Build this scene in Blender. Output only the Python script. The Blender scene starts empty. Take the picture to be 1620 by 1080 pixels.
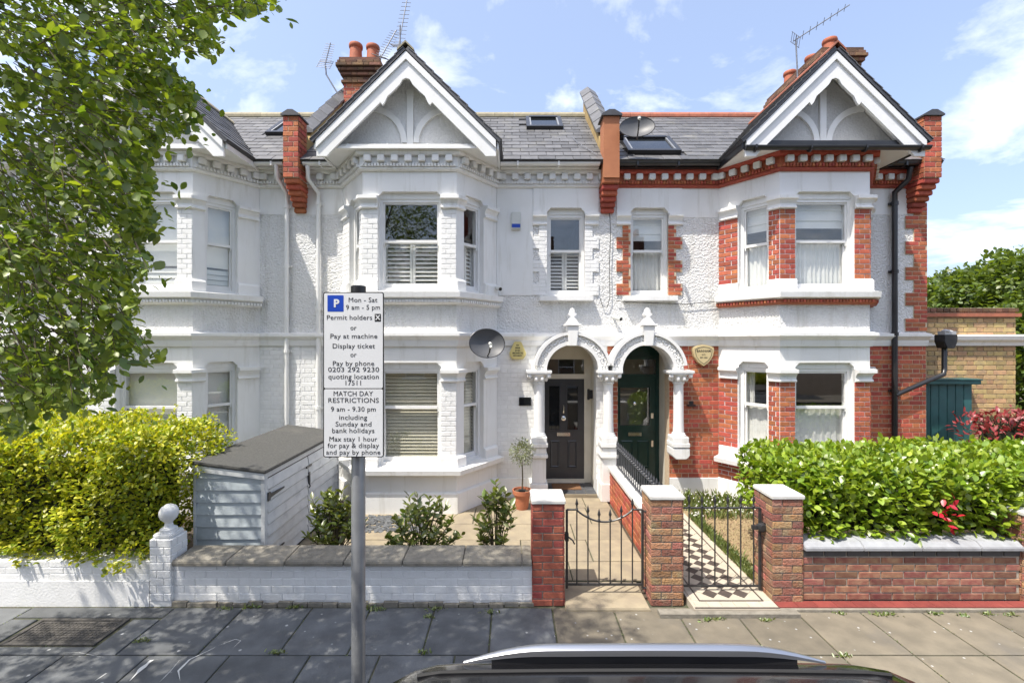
import bpy, bmesh, math, random
from mathutils import Matrix, Vector, noise as mnoise
R = random.Random(7)
sc = bpy.context.scene
COL = sc.collection

# ------------------------------------------------------------------ camera, sky, sun, exposure
CAMZ, FPX = 2.8, 720.0
cam = bpy.data.objects.new('camera', bpy.data.cameras.new('camera'))
COL.objects.link(cam)
cam.location = (0, 0, CAMZ); cam.rotation_euler = (math.radians(90), 0, 0)
cam.data.sensor_width = 36; cam.data.lens = 16.0; cam.data.clip_start = 0.05; cam.data.clip_end = 2000
sc.camera = cam
SUNV = Vector((0.40, 0.30, -1.0)).normalized()          # direction the light travels
sun = bpy.data.objects.new('sun', bpy.data.lights.new('sun', 'SUN'))
COL.objects.link(sun)
sun.data.energy = 3.5; sun.data.angle = math.radians(0.53); sun.data.color = (1.0, 0.94, 0.84)
sun.rotation_euler = SUNV.to_track_quat('-Z', 'Y').to_euler(); sun.location = (-8, -6, 22)
w = bpy.data.worlds.new('World'); sc.world = w; w.use_nodes = True
nt = w.node_tree; nt.nodes.clear()
def nn(t, **k):
    n = nt.nodes.new(t)
    for a, b in k.items(): setattr(n, a, b)
    return n
out = nn('ShaderNodeOutputWorld'); bg = nn('ShaderNodeBackground'); bg.inputs[1].default_value = 0.14
sky = nn('ShaderNodeTexSky', sky_type='NISHITA', sun_disc=False)
sky.sun_elevation = math.asin(-SUNV.z); sky.sun_rotation = math.atan2(-SUNV.x, -SUNV.y)
sky.altitude = 50; sky.air_density = 1.0; sky.dust_density = 3.5; sky.ozone_density = 1.0
tc = nn('ShaderNodeTexCoord'); sep = nn('ShaderNodeSeparateXYZ'); nt.links.new(tc.outputs['Generated'], sep.inputs[0])
zz = nn('ShaderNodeMath', operation='ADD'); zz.inputs[1].default_value = 0.22; nt.links.new(sep.outputs['Z'], zz.inputs[0])
zm = nn('ShaderNodeMath', operation='MAXIMUM'); zm.inputs[1].default_value = 0.05; nt.links.new(zz.outputs[0], zm.inputs[0])
dv = nn('ShaderNodeVectorMath', operation='DIVIDE'); cmb = nn('ShaderNodeCombineXYZ')
for i in range(3): nt.links.new(zm.outputs[0], cmb.inputs[i])
nt.links.new(tc.outputs['Generated'], dv.inputs[0]); nt.links.new(cmb.outputs[0], dv.inputs[1])
no = nn('ShaderNodeTexNoise'); no.inputs['Scale'].default_value = 2.1; no.inputs['Detail'].default_value = 9
no.inputs['Roughness'].default_value = 0.58; no.inputs['Distortion'].default_value = 0.35
mpv = nn('ShaderNodeMapping'); mpv.inputs['Location'].default_value = (9.9, 0.3, 1.1)
nt.links.new(dv.outputs[0], mpv.inputs[0]); nt.links.new(mpv.outputs[0], no.inputs['Vector'])
rp = nn('ShaderNodeValToRGB'); rp.color_ramp.elements[0].position = 0.51; rp.color_ramp.elements[1].position = 0.76
nt.links.new(no.outputs['Fac'], rp.inputs[0])
hz = nn('ShaderNodeMix', data_type='RGBA'); hz.inputs[0].default_value = 0.30; hz.inputs[7].default_value = (3.0, 3.6, 5.2, 1)
nt.links.new(sky.outputs[0], hz.inputs[6])
mx = nn('ShaderNodeMix', data_type='RGBA'); mx.inputs[7].default_value = (6.8, 6.9, 7.1, 1)
nt.links.new(rp.outputs[0], mx.inputs[0]); nt.links.new(hz.outputs[2], mx.inputs[6])
nt.links.new(mx.outputs[2], bg.inputs[0]); nt.links.new(bg.outputs[0], out.inputs[0])
sc.view_settings.view_transform = 'Standard'; sc.view_settings.look = 'None'
sc.view_settings.gamma = 1.0; sc.view_settings.exposure = 1.0; sc.view_settings.use_curve_mapping = False
sc.render.engine = 'CYCLES'
sc.cycles.max_bounces = 7; sc.cycles.transparent_max_bounces = 12; sc.cycles.diffuse_bounces = 4
sc.cycles.caustics_reflective = False; sc.cycles.caustics_refractive = False

# ------------------------------------------------------------------ photo pixel + depth -> metres
def PX(px, Y): return (px - 810.0) / FPX * Y
def PZ(py, Y): return CAMZ - (py - 540.0) / FPX * Y

# ------------------------------------------------------------------ materials
def pm(name, c1, c2=None, ns=6.0, rough=0.6, bump=0.0, bs=60.0, bd=0.01, rnd=0.0, hue=0.0, metal=0.0, spec=0.5, coat=0.0,
       stain=None, stain_s=1.2, stain_lo=0.52, bvor=False, spots=None, streak=False):
    m = bpy.data.materials.new(name); m.use_nodes = True
    t = m.node_tree; b = t.nodes['Principled BSDF']; L = t.links.new
    b.inputs['Roughness'].default_value = rough; b.inputs['Metallic'].default_value = metal
    b.inputs['Specular IOR Level'].default_value = spec; b.inputs['Coat Weight'].default_value = coat
    g = t.nodes.new('ShaderNodeNewGeometry')
    n = t.nodes.new('ShaderNodeTexNoise'); n.inputs['Scale'].default_value = ns; n.inputs['Detail'].default_value = 6
    L(g.outputs['Position'], n.inputs['Vector'])
    mixn = t.nodes.new('ShaderNodeMix'); mixn.data_type = 'RGBA'
    c2 = c2 or tuple(x * 0.86 for x in c1)
    mixn.inputs[6].default_value = (*c1, 1); mixn.inputs[7].default_value = (*c2, 1)
    r = t.nodes.new('ShaderNodeValToRGB'); r.color_ramp.elements[0].position = 0.36; r.color_ramp.elements[1].position = 0.66
    L(n.outputs['Fac'], r.inputs[0]); L(r.outputs[0], mixn.inputs[0])
    cur = mixn.outputs[2]
    if stain:
        n2 = t.nodes.new('ShaderNodeTexNoise'); n2.inputs['Scale'].default_value = stain_s; n2.inputs['Detail'].default_value = 8
        n2.inputs['Roughness'].default_value = 0.65
        if streak:
            mp = t.nodes.new('ShaderNodeMapping'); mp.inputs['Scale'].default_value = (5.0, 5.0, 0.55); L(g.outputs['Position'], mp.inputs[0]); L(mp.outputs[0], n2.inputs['Vector'])
        else: L(g.outputs['Position'], n2.inputs['Vector'])
        r2 = t.nodes.new('ShaderNodeValToRGB'); r2.color_ramp.elements[0].position = stain_lo; r2.color_ramp.elements[1].position = stain_lo + 0.22
        L(n2.outputs['Fac'], r2.inputs[0])
        mm = t.nodes.new('ShaderNodeMix'); mm.data_type = 'RGBA'; mm.inputs[7].default_value = (*stain, 1)
        L(cur, mm.inputs[6]); L(r2.outputs[0], mm.inputs[0]); cur = mm.outputs[2]
    if spots:
        v = t.nodes.new('ShaderNodeTexVoronoi'); v.inputs['Scale'].default_value = spots[1]; L(g.outputs['Position'], v.inputs['Vector'])
        r3 = t.nodes.new('ShaderNodeValToRGB'); r3.color_ramp.elements[0].position = spots[2]; r3.color_ramp.elements[1].position = spots[2] + 0.05
        r3.color_ramp.elements[0].color = (1, 1, 1, 1); r3.color_ramp.elements[1].color = (0, 0, 0, 1)
        L(v.outputs['Distance'], r3.inputs[0])
        m3 = t.nodes.new('ShaderNodeMix'); m3.data_type = 'RGBA'; m3.inputs[7].default_value = (*spots[0], 1)
        L(cur, m3.inputs[6]); L(r3.outputs[0], m3.inputs[0]); cur = m3.outputs[2]
    if rnd or hue:
        oi = t.nodes.new('ShaderNodeObjectInfo')
        ad = t.nodes.new('ShaderNodeMath'); ad.operation = 'ADD'; L(oi.outputs['Random'], ad.inputs[0]); L(g.outputs['Random Per Island'], ad.inputs[1])
        fr = t.nodes.new('ShaderNodeMath'); fr.operation = 'FRACT'; L(ad.outputs[0], fr.inputs[0])
        mv = t.nodes.new('ShaderNodeMapRange'); mv.inputs['To Min'].default_value = 1 - rnd; mv.inputs['To Max'].default_value = 1 + rnd
        L(fr.outputs[0], mv.inputs[0])
        m7 = t.nodes.new('ShaderNodeMath'); m7.operation = 'MULTIPLY'; m7.inputs[1].default_value = 7.31; L(fr.outputs[0], m7.inputs[0])
        f2 = t.nodes.new('ShaderNodeMath'); f2.operation = 'FRACT'; L(m7.outputs[0], f2.inputs[0])
        mh = t.nodes.new('ShaderNodeMapRange'); mh.inputs['To Min'].default_value = 0.5 - hue; mh.inputs['To Max'].default_value = 0.5 + hue
        L(f2.outputs[0], mh.inputs[0])
        hs = t.nodes.new('ShaderNodeHueSaturation'); L(mh.outputs[0], hs.inputs['Hue']); L(mv.outputs[0], hs.inputs['Value'])
        L(cur, hs.inputs['Color']); cur = hs.outputs[0]
    L(cur, b.inputs['Base Color'])
    if bump:
        if bvor:
            n3 = t.nodes.new('ShaderNodeTexVoronoi'); n3.inputs['Scale'].default_value = bs; hgt = n3.outputs['Distance']
        else:
            n3 = t.nodes.new('ShaderNodeTexNoise'); n3.inputs['Scale'].default_value = bs; n3.inputs['Detail'].default_value = 4; hgt = n3.outputs['Fac']
        L(g.outputs['Position'], n3.inputs['Vector'])
        bp = t.nodes.new('ShaderNodeBump'); bp.inputs['Strength'].default_value = bump; bp.inputs['Distance'].default_value = bd
        L(hgt, bp.inputs['Height']); L(bp.outputs[0], b.inputs['Normal'])
    return m

def glass_mat(name, tint=(0.975, 0.98, 0.975), refl=0.06):
    m = bpy.data.materials.new(name); m.use_nodes = True; t = m.node_tree; t.nodes.clear(); L = t.links.new
    o = t.nodes.new('ShaderNodeOutputMaterial'); mx = t.nodes.new('ShaderNodeMixShader')
    tr = t.nodes.new('ShaderNodeBsdfTransparent'); tr.inputs[0].default_value = (*tint, 1)
    gl = t.nodes.new('ShaderNodeBsdfGlossy'); gl.inputs['Roughness'].default_value = 0.0; gl.inputs[0].default_value = (1, 1, 1, 1)
    lw = t.nodes.new('ShaderNodeLayerWeight'); f = t.nodes.new('ShaderNodeMath'); f.operation = 'POWER'; f.inputs[1].default_value = 5.0; L(lw.outputs['Facing'], f.inputs[0])
    a = t.nodes.new('ShaderNodeMath'); a.operation = 'ADD'; a.inputs[1].default_value = refl; a.use_clamp = True
    g = t.nodes.new('ShaderNodeNewGeometry'); n = t.nodes.new('ShaderNodeTexNoise'); n.inputs['Scale'].default_value = 1.6
    L(g.outputs['Position'], n.inputs['Vector'])
    bp = t.nodes.new('ShaderNodeBump'); bp.inputs['Strength'].default_value = 0.012; bp.inputs['Distance'].default_value = 0.02
    L(n.outputs['Fac'], bp.inputs['Height']); L(bp.outputs[0], gl.inputs['Normal'])
    L(f.outputs[0], a.inputs[0]); L(a.outputs[0], mx.inputs[0]); L(tr.outputs[0], mx.inputs[1]); L(gl.outputs[0], mx.inputs[2]); L(mx.outputs[0], o.inputs[0])
    return m

def leaf_mat(name, c1, c2, rnd=0.35, hue=0.03, rough=0.45, trans=0.45, gloss=0.08, tcol=None):
    m = bpy.data.materials.new(name); m.use_nodes = True; t = m.node_tree; t.nodes.clear(); L = t.links.new
    o = t.nodes.new('ShaderNodeOutputMaterial')
    g = t.nodes.new('ShaderNodeNewGeometry'); oi = t.nodes.new('ShaderNodeObjectInfo')
    ad = t.nodes.new('ShaderNodeMath'); ad.operation = 'ADD'; L(oi.outputs['Random'], ad.inputs[0]); L(g.outputs['Random Per Island'], ad.inputs[1])
    fr = t.nodes.new('ShaderNodeMath'); fr.operation = 'FRACT'; L(ad.outputs[0], fr.inputs[0])
    mc = t.nodes.new('ShaderNodeMix'); mc.data_type = 'RGBA'; mc.inputs[6].default_value = (*c1, 1); mc.inputs[7].default_value = (*c2, 1)
    L(fr.outputs[0], mc.inputs[0])
    m7 = t.nodes.new('ShaderNodeMath'); m7.operation = 'MULTIPLY'; m7.inputs[1].default_value = 9.7; L(fr.outputs[0], m7.inputs[0])
    f2 = t.nodes.new('ShaderNodeMath'); f2.operation = 'FRACT'; L(m7.outputs[0], f2.inputs[0])
    mv = t.nodes.new('ShaderNodeMapRange'); mv.inputs['To Min'].default_value = 1 - rnd; mv.inputs['To Max'].default_value = 1 + rnd; L(f2.outputs[0], mv.inputs[0])
    hs = t.nodes.new('ShaderNodeHueSaturation'); L(mv.outputs[0], hs.inputs['Value']); L(mc.outputs[2], hs.inputs['Color'])
    df = t.nodes.new('ShaderNodeBsdfDiffuse'); L(hs.outputs[0], df.inputs[0])
    tl = t.nodes.new('ShaderNodeBsdfTranslucent')
    tm = t.nodes.new('ShaderNodeMix'); tm.data_type = 'RGBA'; tm.blend_type = 'MULTIPLY'; tm.inputs[0].default_value = 1.0
    tm.inputs[7].default_value = (*(tcol or (1.5, 1.45, 0.5)), 1); L(hs.outputs[0], tm.inputs[6]); L(tm.outputs[2], tl.inputs[0])
    m1 = t.nodes.new('ShaderNodeMixShader'); m1.inputs[0].default_value = trans; L(df.outputs[0], m1.inputs[1]); L(tl.outputs[0], m1.inputs[2])
    gl = t.nodes.new('ShaderNodeBsdfGlossy'); gl.inputs['Roughness'].default_value = rough; gl.inputs[0].default_value = (1, 1, 1, 1)
    m2 = t.nodes.new('ShaderNodeMixShader'); m2.inputs[0].default_value = gloss; L(m1.outputs[0], m2.inputs[1]); L(gl.outputs[0], m2.inputs[2])
    L(m2.outputs[0], o.inputs[0])
    return m

M = {}
M['white'] = pm('white_paint', (0.81, 0.81, 0.80), (0.77, 0.77, 0.755), ns=3, rough=0.55, bump=0.12, bs=25, stain=(0.63, 0.62, 0.58), stain_s=1.5, stain_lo=0.54, streak=True)
M['white2'] = pm('white_gloss_paint', (0.80, 0.80, 0.79), (0.76, 0.76, 0.74), ns=5, rough=0.35, stain=(0.66, 0.65, 0.60), stain_s=3, stain_lo=0.62)
M['wbrick'] = pm('white_painted_brick', (0.81, 0.81, 0.80), (0.76, 0.76, 0.75), ns=14, rough=0.6, bump=0.35, bs=55, rnd=0.04, stain=(0.60, 0.59, 0.56), stain_s=2.6, stain_lo=0.63)
M['wmortar'] = pm('white_painted_mortar', (0.76, 0.76, 0.75), (0.70, 0.70, 0.69), ns=20, rough=0.7, bump=0.3, bs=80)
M['wallpaint'] = pm('white_boundary_wall_paint', (0.83, 0.83, 0.82), (0.78, 0.78, 0.765), ns=9, rough=0.6, bump=0.4, bs=40, rnd=0.05, stain=(0.45, 0.43, 0.40), stain_s=2.2, stain_lo=0.66)
M['pebble'] = pm('white_pebbledash', (0.80, 0.80, 0.79), (0.74, 0.74, 0.73), ns=30, rough=0.75, bump=1.0, bs=34, bd=0.042, stain=(0.62, 0.61, 0.57), stain_s=1.3, stain_lo=0.52, streak=True)
M['gablegrey'] = pm('grey_gable_roughcast', (0.56, 0.56, 0.55), (0.50, 0.50, 0.49), ns=30, rough=0.75, bump=0.7, bs=40, bd=0.018)
M['gablerender'] = pm('gable_roughcast', (0.74, 0.74, 0.735), (0.68, 0.68, 0.67), ns=30, rough=0.75, bump=0.7, bs=40, bd=0.018)
M['cream'] = pm('cream_paint', (0.74, 0.70, 0.60), (0.68, 0.64, 0.54), ns=5, rough=0.5)
M['redbrick'] = pm('red_facing_brick', (0.44, 0.12, 0.06), (0.34, 0.085, 0.045), ns=22, rough=0.8, bump=0.4, bs=90, rnd=0.26, hue=0.016, stain=(0.28, 0.10, 0.065), stain_s=2.6, stain_lo=0.56)
M['redmortar'] = pm('red_wall_mortar', (0.62, 0.50, 0.36), (0.52, 0.41, 0.29), ns=20, rough=0.9, bump=0.3, bs=90)
M['pierbrick'] = pm('dark_red_pier_brick', (0.33, 0.085, 0.055), (0.24, 0.06, 0.045), ns=24, rough=0.8, bump=0.5, bs=90, rnd=0.25, hue=0.012)
M['oldbrick'] = pm('weathered_old_brick', (0.36, 0.16, 0.09), (0.27, 0.15, 0.10), ns=12, rough=0.85, bump=0.8, bs=60, bd=0.02, rnd=0.32, hue=0.03, stain=(0.34, 0.27, 0.17), stain_s=5, stain_lo=0.5)
M['purplebrick'] = pm('purple_brown_wall_brick', (0.21, 0.075, 0.055), (0.29, 0.155, 0.10), ns=14, rough=0.75, bump=0.5, bs=110, rnd=0.35, hue=0.018)
M['mortar'] = pm('grey_mortar', (0.50, 0.45, 0.38), (0.38, 0.34, 0.28), ns=18, rough=0.9, bump=0.4, bs=70)
M['yelbrick'] = pm('yellow_stock_brick', (0.48, 0.33, 0.15), (0.38, 0.26, 0.14), ns=12, rough=0.85, bump=0.6, bs=70, rnd=0.28, hue=0.022, stain=(0.28, 0.22, 0.15), stain_s=3, stain_lo=0.6)
M['yelmortar'] = pm('stock_brick_mortar', (0.42, 0.36, 0.25), (0.30, 0.25, 0.17), ns=18, rough=0.9)
M['slate'] = pm('grey_roof_slate', (0.118, 0.118, 0.122), (0.09, 0.09, 0.094), ns=10, rough=0.5, bump=0.2, bs=60, rnd=0.24, stain=(0.17, 0.165, 0.14), stain_s=2.2, stain_lo=0.55)
M['slatedark'] = pm('dark_slate', (0.06, 0.062, 0.07), (0.045, 0.045, 0.05), ns=10, rough=0.5)
M['ridge'] = pm('stone_ridge_tile', (0.34, 0.30, 0.20), (0.26, 0.23, 0.16), ns=12, rough=0.8, rnd=0.1)
M['redridge'] = pm('terracotta_ridge_tile', (0.38, 0.13, 0.075), (0.28, 0.10, 0.06), ns=12, rough=0.75, rnd=0.15)
M['render'] = pm('terracotta_render', (0.42, 0.165, 0.075), (0.37, 0.14, 0.065), ns=5, rough=0.8, bump=0.15, bs=40)
M['yelrender'] = pm('ochre_parapet_render', (0.42, 0.30, 0.12), (0.30, 0.21, 0.09), ns=4, rough=0.85, stain=(0.20, 0.15, 0.08), stain_s=3, stain_lo=0.55)
M['lead'] = pm('grey_lead_flashing', (0.42, 0.43, 0.45), (0.33, 0.34, 0.36), ns=14, rough=0.5)
M['pot'] = pm('terracotta_chimney_pot', (0.42, 0.12, 0.055), (0.34, 0.095, 0.045), ns=8, rough=0.7, rnd=0.1)
M['soot'] = pm('sooty_chimney_brick', (0.13, 0.075, 0.05), (0.20, 0.10, 0.055), ns=7, rough=0.9, bump=0.6, bs=50, rnd=0.4, hue=0.02, stain=(0.30, 0.22, 0.05), stain_s=7, stain_lo=0.66)
M['blackpl'] = pm('black_plastic', (0.018, 0.018, 0.02), (0.026, 0.026, 0.028), ns=5, rough=0.32)
M['blackiron'] = pm('black_painted_iron', (0.025, 0.026, 0.028), (0.04, 0.04, 0.042), ns=30, rough=0.4)
M['greyiron'] = pm('grey_weathered_railing', (0.07, 0.075, 0.085), (0.05, 0.052, 0.06), ns=30, rough=0.45)
M['alu'] = pm('aerial_aluminium', (0.25, 0.26, 0.28), (0.17, 0.17, 0.18), ns=30, rough=0.4, metal=0.6)
M['galv'] = pm('galvanised_post', (0.33, 0.34, 0.35), (0.27, 0.28, 0.29), ns=12, rough=0.42, metal=0.55, stain=(0.22, 0.23, 0.24), stain_s=5)
M['signwhite'] = pm('sign_white', (0.72, 0.73, 0.73), (0.69, 0.70, 0.70), ns=3, rough=0.35)
M['signblack'] = pm('sign_black', (0.012, 0.012, 0.013), (0.014, 0.014, 0.014), rough=0.5)
M['signblue'] = pm('sign_blue', (0.005, 0.055, 0.42), (0.005, 0.05, 0.38), rough=0.4)
M['glass'] = glass_mat('window_glass', refl=0.07)
M['darkglass'] = pm('tinted_glass', (0.012, 0.014, 0.016), (0.012, 0.014, 0.016), rough=0.03, spec=0.8)
M['curtain'] = pm('white_curtain', (0.80, 0.80, 0.77), (0.75, 0.75, 0.72), ns=9, rough=0.9)
M['blind'] = pm('cream_blind', (0.74, 0.69, 0.54), (0.68, 0.63, 0.48), ns=6, rough=0.6)
M['whiteblind'] = pm('white_blind', (0.80, 0.80, 0.76), (0.75, 0.75, 0.71), ns=4, rough=0.8)
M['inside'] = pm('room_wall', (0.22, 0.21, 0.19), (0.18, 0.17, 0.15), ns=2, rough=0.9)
M['doorgrey'] = pm('dark_grey_door_paint', (0.045, 0.047, 0.053), (0.038, 0.04, 0.046), ns=6, rough=0.35)
M['doorgreen'] = pm('dark_green_door_paint', (0.010, 0.042, 0.035), (0.008, 0.034, 0.028), ns=6, rough=0.25)
M['gategreen'] = pm('teal_green_paint', (0.03, 0.115, 0.115), (0.025, 0.09, 0.09), ns=5, rough=0.5, rnd=0.1, stain=(0.10, 0.17, 0.17), stain_s=9, stain_lo=0.64)
M['chrome'] = pm('chrome', (0.75, 0.75, 0.74), (0.7, 0.7, 0.69), rough=0.18, metal=1.0)
M['shed'] = pm('pale_blue_grey_shed_paint', (0.48, 0.53, 0.56), (0.40, 0.45, 0.48), ns=7, rough=0.6, bump=0.2, bs=50, rnd=0.06, stain=(0.28, 0.32, 0.35), stain_s=3.5, stain_lo=0.58)
M['shedd'] = pm('pale_shed_door_paint', (0.64, 0.66, 0.67), (0.55, 0.57, 0.585), ns=7, rough=0.6, bump=0.2, bs=50, rnd=0.05, stain=(0.34, 0.36, 0.38), stain_s=3.5, stain_lo=0.58)
M['felt'] = pm('roofing_felt', (0.06, 0.06, 0.058), (0.085, 0.085, 0.08), ns=40, rough=0.95, bump=0.5, bs=200, stain=(0.11, 0.105, 0.095), stain_s=2)
M['stone'] = pm('weathered_coping_stone', (0.25, 0.23, 0.19), (0.18, 0.165, 0.135), ns=16, rough=0.9, bump=0.5, bs=50, rnd=0.1, stain=(0.36, 0.32, 0.22), stain_s=6, stain_lo=0.62)
M['capwhite'] = pm('white_stone_cap', (0.66, 0.655, 0.63), (0.58, 0.575, 0.55), ns=9, rough=0.7, bump=0.2, bs=50, stain=(0.45, 0.44, 0.40), stain_s=5, stain_lo=0.62)
M['greycap'] = pm('grey_coping', (0.34, 0.35, 0.37), (0.28, 0.29, 0.31), ns=9, rough=0.7, stain=(0.24, 0.24, 0.25), stain_s=4)
M['flag'] = pm('grey_paving_flag', (0.185, 0.160, 0.118), (0.135, 0.118, 0.088), ns=5, rough=0.8, bump=0.3, bs=70, rnd=0.16, stain=(0.12, 0.11, 0.095), stain_s=1.6, stain_lo=0.55, spots=((0.40, 0.40, 0.39), 9.0, 0.06))
M['slateflag'] = pm('blue_grey_paving_flag', (0.13, 0.137, 0.143), (0.085, 0.09, 0.095), ns=4, rough=0.75, bump=0.25, bs=70, rnd=0.15, stain=(0.07, 0.072, 0.075), stain_s=1.7, stain_lo=0.5, spots=((0.45, 0.45, 0.44), 6.0, 0.05))
M['york'] = pm('buff_yorkstone', (0.30, 0.25, 0.17), (0.235, 0.195, 0.14), ns=6, rough=0.85, bump=0.35, bs=45, rnd=0.10, stain=(0.22, 0.19, 0.14), stain_s=2.5, stain_lo=0.57)
M['joint'] = pm('dirt_joint', (0.085, 0.08, 0.055), (0.06, 0.07, 0.035), ns=12, rough=1.0, bump=0.5, bs=90)
M['asphalt'] = pm('asphalt', (0.05, 0.05, 0.052), (0.065, 0.065, 0.066), ns=60, rough=0.9, bump=0.5, bs=160)
M['kerb'] = pm('granite_kerb', (0.22, 0.215, 0.21), (0.17, 0.17, 0.17), ns=30, rough=0.8, rnd=0.1)
M['soil'] = pm('soil', (0.06, 0.045, 0.03), (0.085, 0.065, 0.045), ns=30, rough=1.0, bump=0.8, bs=60)
M['gravel'] = pm('golden_gravel', (0.40, 0.30, 0.17), (0.25, 0.18, 0.10), ns=90, rough=0.9, bump=1.0, bs=110, bd=0.02, rnd=0.35, hue=0.02)
M['slatechip'] = pm('slate_chippings', (0.11, 0.115, 0.12), (0.08, 0.085, 0.09), ns=20, rough=0.7, rnd=0.4)
M['tileblack'] = pm('black_path_tile', (0.075, 0.058, 0.05), (0.06, 0.048, 0.042), ns=10, rough=0.55, rnd=0.12)
M['tilecream'] = pm('cream_path_tile', (0.47, 0.42, 0.34), (0.41, 0.365, 0.295), ns=10, rough=0.55, rnd=0.06)
M['tilered'] = pm('red_quarry_tile', (0.22, 0.05, 0.04), (0.18, 0.04, 0.034), ns=14, rough=0.6, rnd=0.12)
M['tilegrey'] = pm('grey_porch_tile', (0.075, 0.078, 0.085), (0.06, 0.063, 0.07), ns=10, rough=0.5, rnd=0.1)
M['mat'] = pm('coir_doormat', (0.20, 0.10, 0.045), (0.14, 0.07, 0.035), ns=60, rough=1.0, bump=0.6, bs=200)
M['iron'] = pm('rusty_iron_cover', (0.085, 0.078, 0.07), (0.06, 0.055, 0.05), ns=40, rough=0.8, bump=0.7, bs=60)
M['bark'] = pm('tree_bark', (0.11, 0.085, 0.06), (0.07, 0.055, 0.04), ns=20, rough=0.95, bump=0.9, bs=40, bd=0.03)
M['twig'] = pm('twig', (0.12, 0.095, 0.055), (0.08, 0.065, 0.04), ns=20, rough=0.9)
M['dish'] = pm('dish_grey', (0.085, 0.088, 0.095), (0.07, 0.073, 0.08), ns=5, rough=0.5)
M['alarmw'] = pm('alarm_box_white', (0.62, 0.63, 0.60), (0.58, 0.59, 0.56), rough=0.4)
M['alarmy'] = pm('alarm_box_yellow', (0.62, 0.53, 0.22), (0.58, 0.49, 0.20), rough=0.4)
M['alarmc'] = pm('alarm_box_cream', (0.58, 0.48, 0.27), (0.54, 0.44, 0.24), rough=0.4)
M['pink'] = pm('plant_pot_terracotta', (0.47, 0.17, 0.085), (0.40, 0.14, 0.07), ns=10, rough=0.75)
M['carblack'] = pm('car_black_paint', (0.008, 0.008, 0.009), (0.008, 0.008, 0.009), rough=0.16, coat=0.4)
M['carrail'] = pm('car_rail_silver', (0.50, 0.51, 0.53), (0.48, 0.49, 0.51), rough=0.28, metal=0.9)
M['rubber'] = pm('rubber', (0.015, 0.015, 0.015), (0.02, 0.02, 0.02), rough=0.8)
M['redlamp'] = pm('red_lamp', (0.35, 0.01, 0.01), (0.3, 0.01, 0.01), rough=0.15)
M['grass'] = leaf_mat('grass_blade', (0.10, 0.17, 0.03), (0.20, 0.22, 0.06), trans=0.3)
M['leaf'] = leaf_mat('street_tree_leaf', (0.085, 0.155, 0.02), (0.27, 0.34, 0.045), trans=0.48, gloss=0.05)
M['privet'] = leaf_mat('golden_privet_leaf', (0.17, 0.27, 0.02), (0.60, 0.57, 0.05), trans=0.35, gloss=0.04)
M['laurel'] = leaf_mat('laurel_leaf', (0.14, 0.25, 0.02), (0.30, 0.38, 0.035), trans=0.35, gloss=0.05, rough=0.38)
M['shrub'] = leaf_mat('shrub_leaf', (0.085, 0.135, 0.028), (0.19, 0.21, 0.05), trans=0.35, gloss=0.05, rough=0.35)
M['redleaf'] = leaf_mat('red_leaf', (0.25, 0.03, 0.035), (0.34, 0.06, 0.06), trans=0.35, gloss=0.06, tcol=(1.4, 0.8, 0.7))
M['crimson'] = leaf_mat('crimson_leaf', (0.42, 0.012, 0.03), (0.50, 0.02, 0.04), trans=0.35, gloss=0.06, tcol=(1.3, 0.6, 0.6))
M['olive'] = leaf_mat('olive_leaf', (0.16, 0.19, 0.10), (0.26, 0.28, 0.18), trans=0.25, gloss=0.05)
M['fartree'] = leaf_mat('far_tree_leaf', (0.07, 0.12, 0.025), (0.15, 0.20, 0.04), trans=0.4, gloss=0.04)
M['hedgecore'] = pm('hedge_dark_core', (0.025, 0.03, 0.012), (0.015, 0.02, 0.008), ns=25, rough=1.0)
M['flower'] = pm('small_white_flower', (0.70, 0.70, 0.66), (0.65, 0.65, 0.60), rough=0.8)

# ------------------------------------------------------------------ objects
WM = {}
def put(o, parent=None, wm=None):
    COL.objects.link(o)
    wm = wm or Matrix.Identity(4)
    WM[o.name] = wm
    if parent is not None:
        o.parent = parent
        o.matrix_parent_inverse = WM[parent.name].inverted()
    o.matrix_basis = wm
    return o
def thing(name, label, cat, loc=(0, 0, 0), group=None, kind=None):
    o = bpy.data.objects.new(name, None); o.empty_display_size = 0.1
    put(o, None, Matrix.Translation(loc)); tag(o, label, cat, group, kind); return o
def tag(o, label=None, cat=None, group=None, kind=None):
    if label: o['label'] = label
    if cat: o['category'] = cat
    if group: o['group'] = group
    if kind: o['kind'] = kind
    return o
class Fr:
    """wall frame: u along p0->p1, d outwards (right-hand side seen from above: facing -Y for u=+X), z up"""
    def __init__(s, p0, p1):
        s.o = Vector((p0[0], p0[1], 0)); v = Vector((p1[0] - p0[0], p1[1] - p0[1], 0)); s.L = v.length
        s.u = v.normalized(); s.n = Vector((s.u.y, -s.u.x, 0)); s.a = math.atan2(s.u.y, s.u.x)
    def p(s, u, d, z): return s.o + s.u * u + s.n * d + Vector((0, 0, z))
WX = Fr((0, 0), (1, 0))           # world frame: u = X, d = -Y
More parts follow.
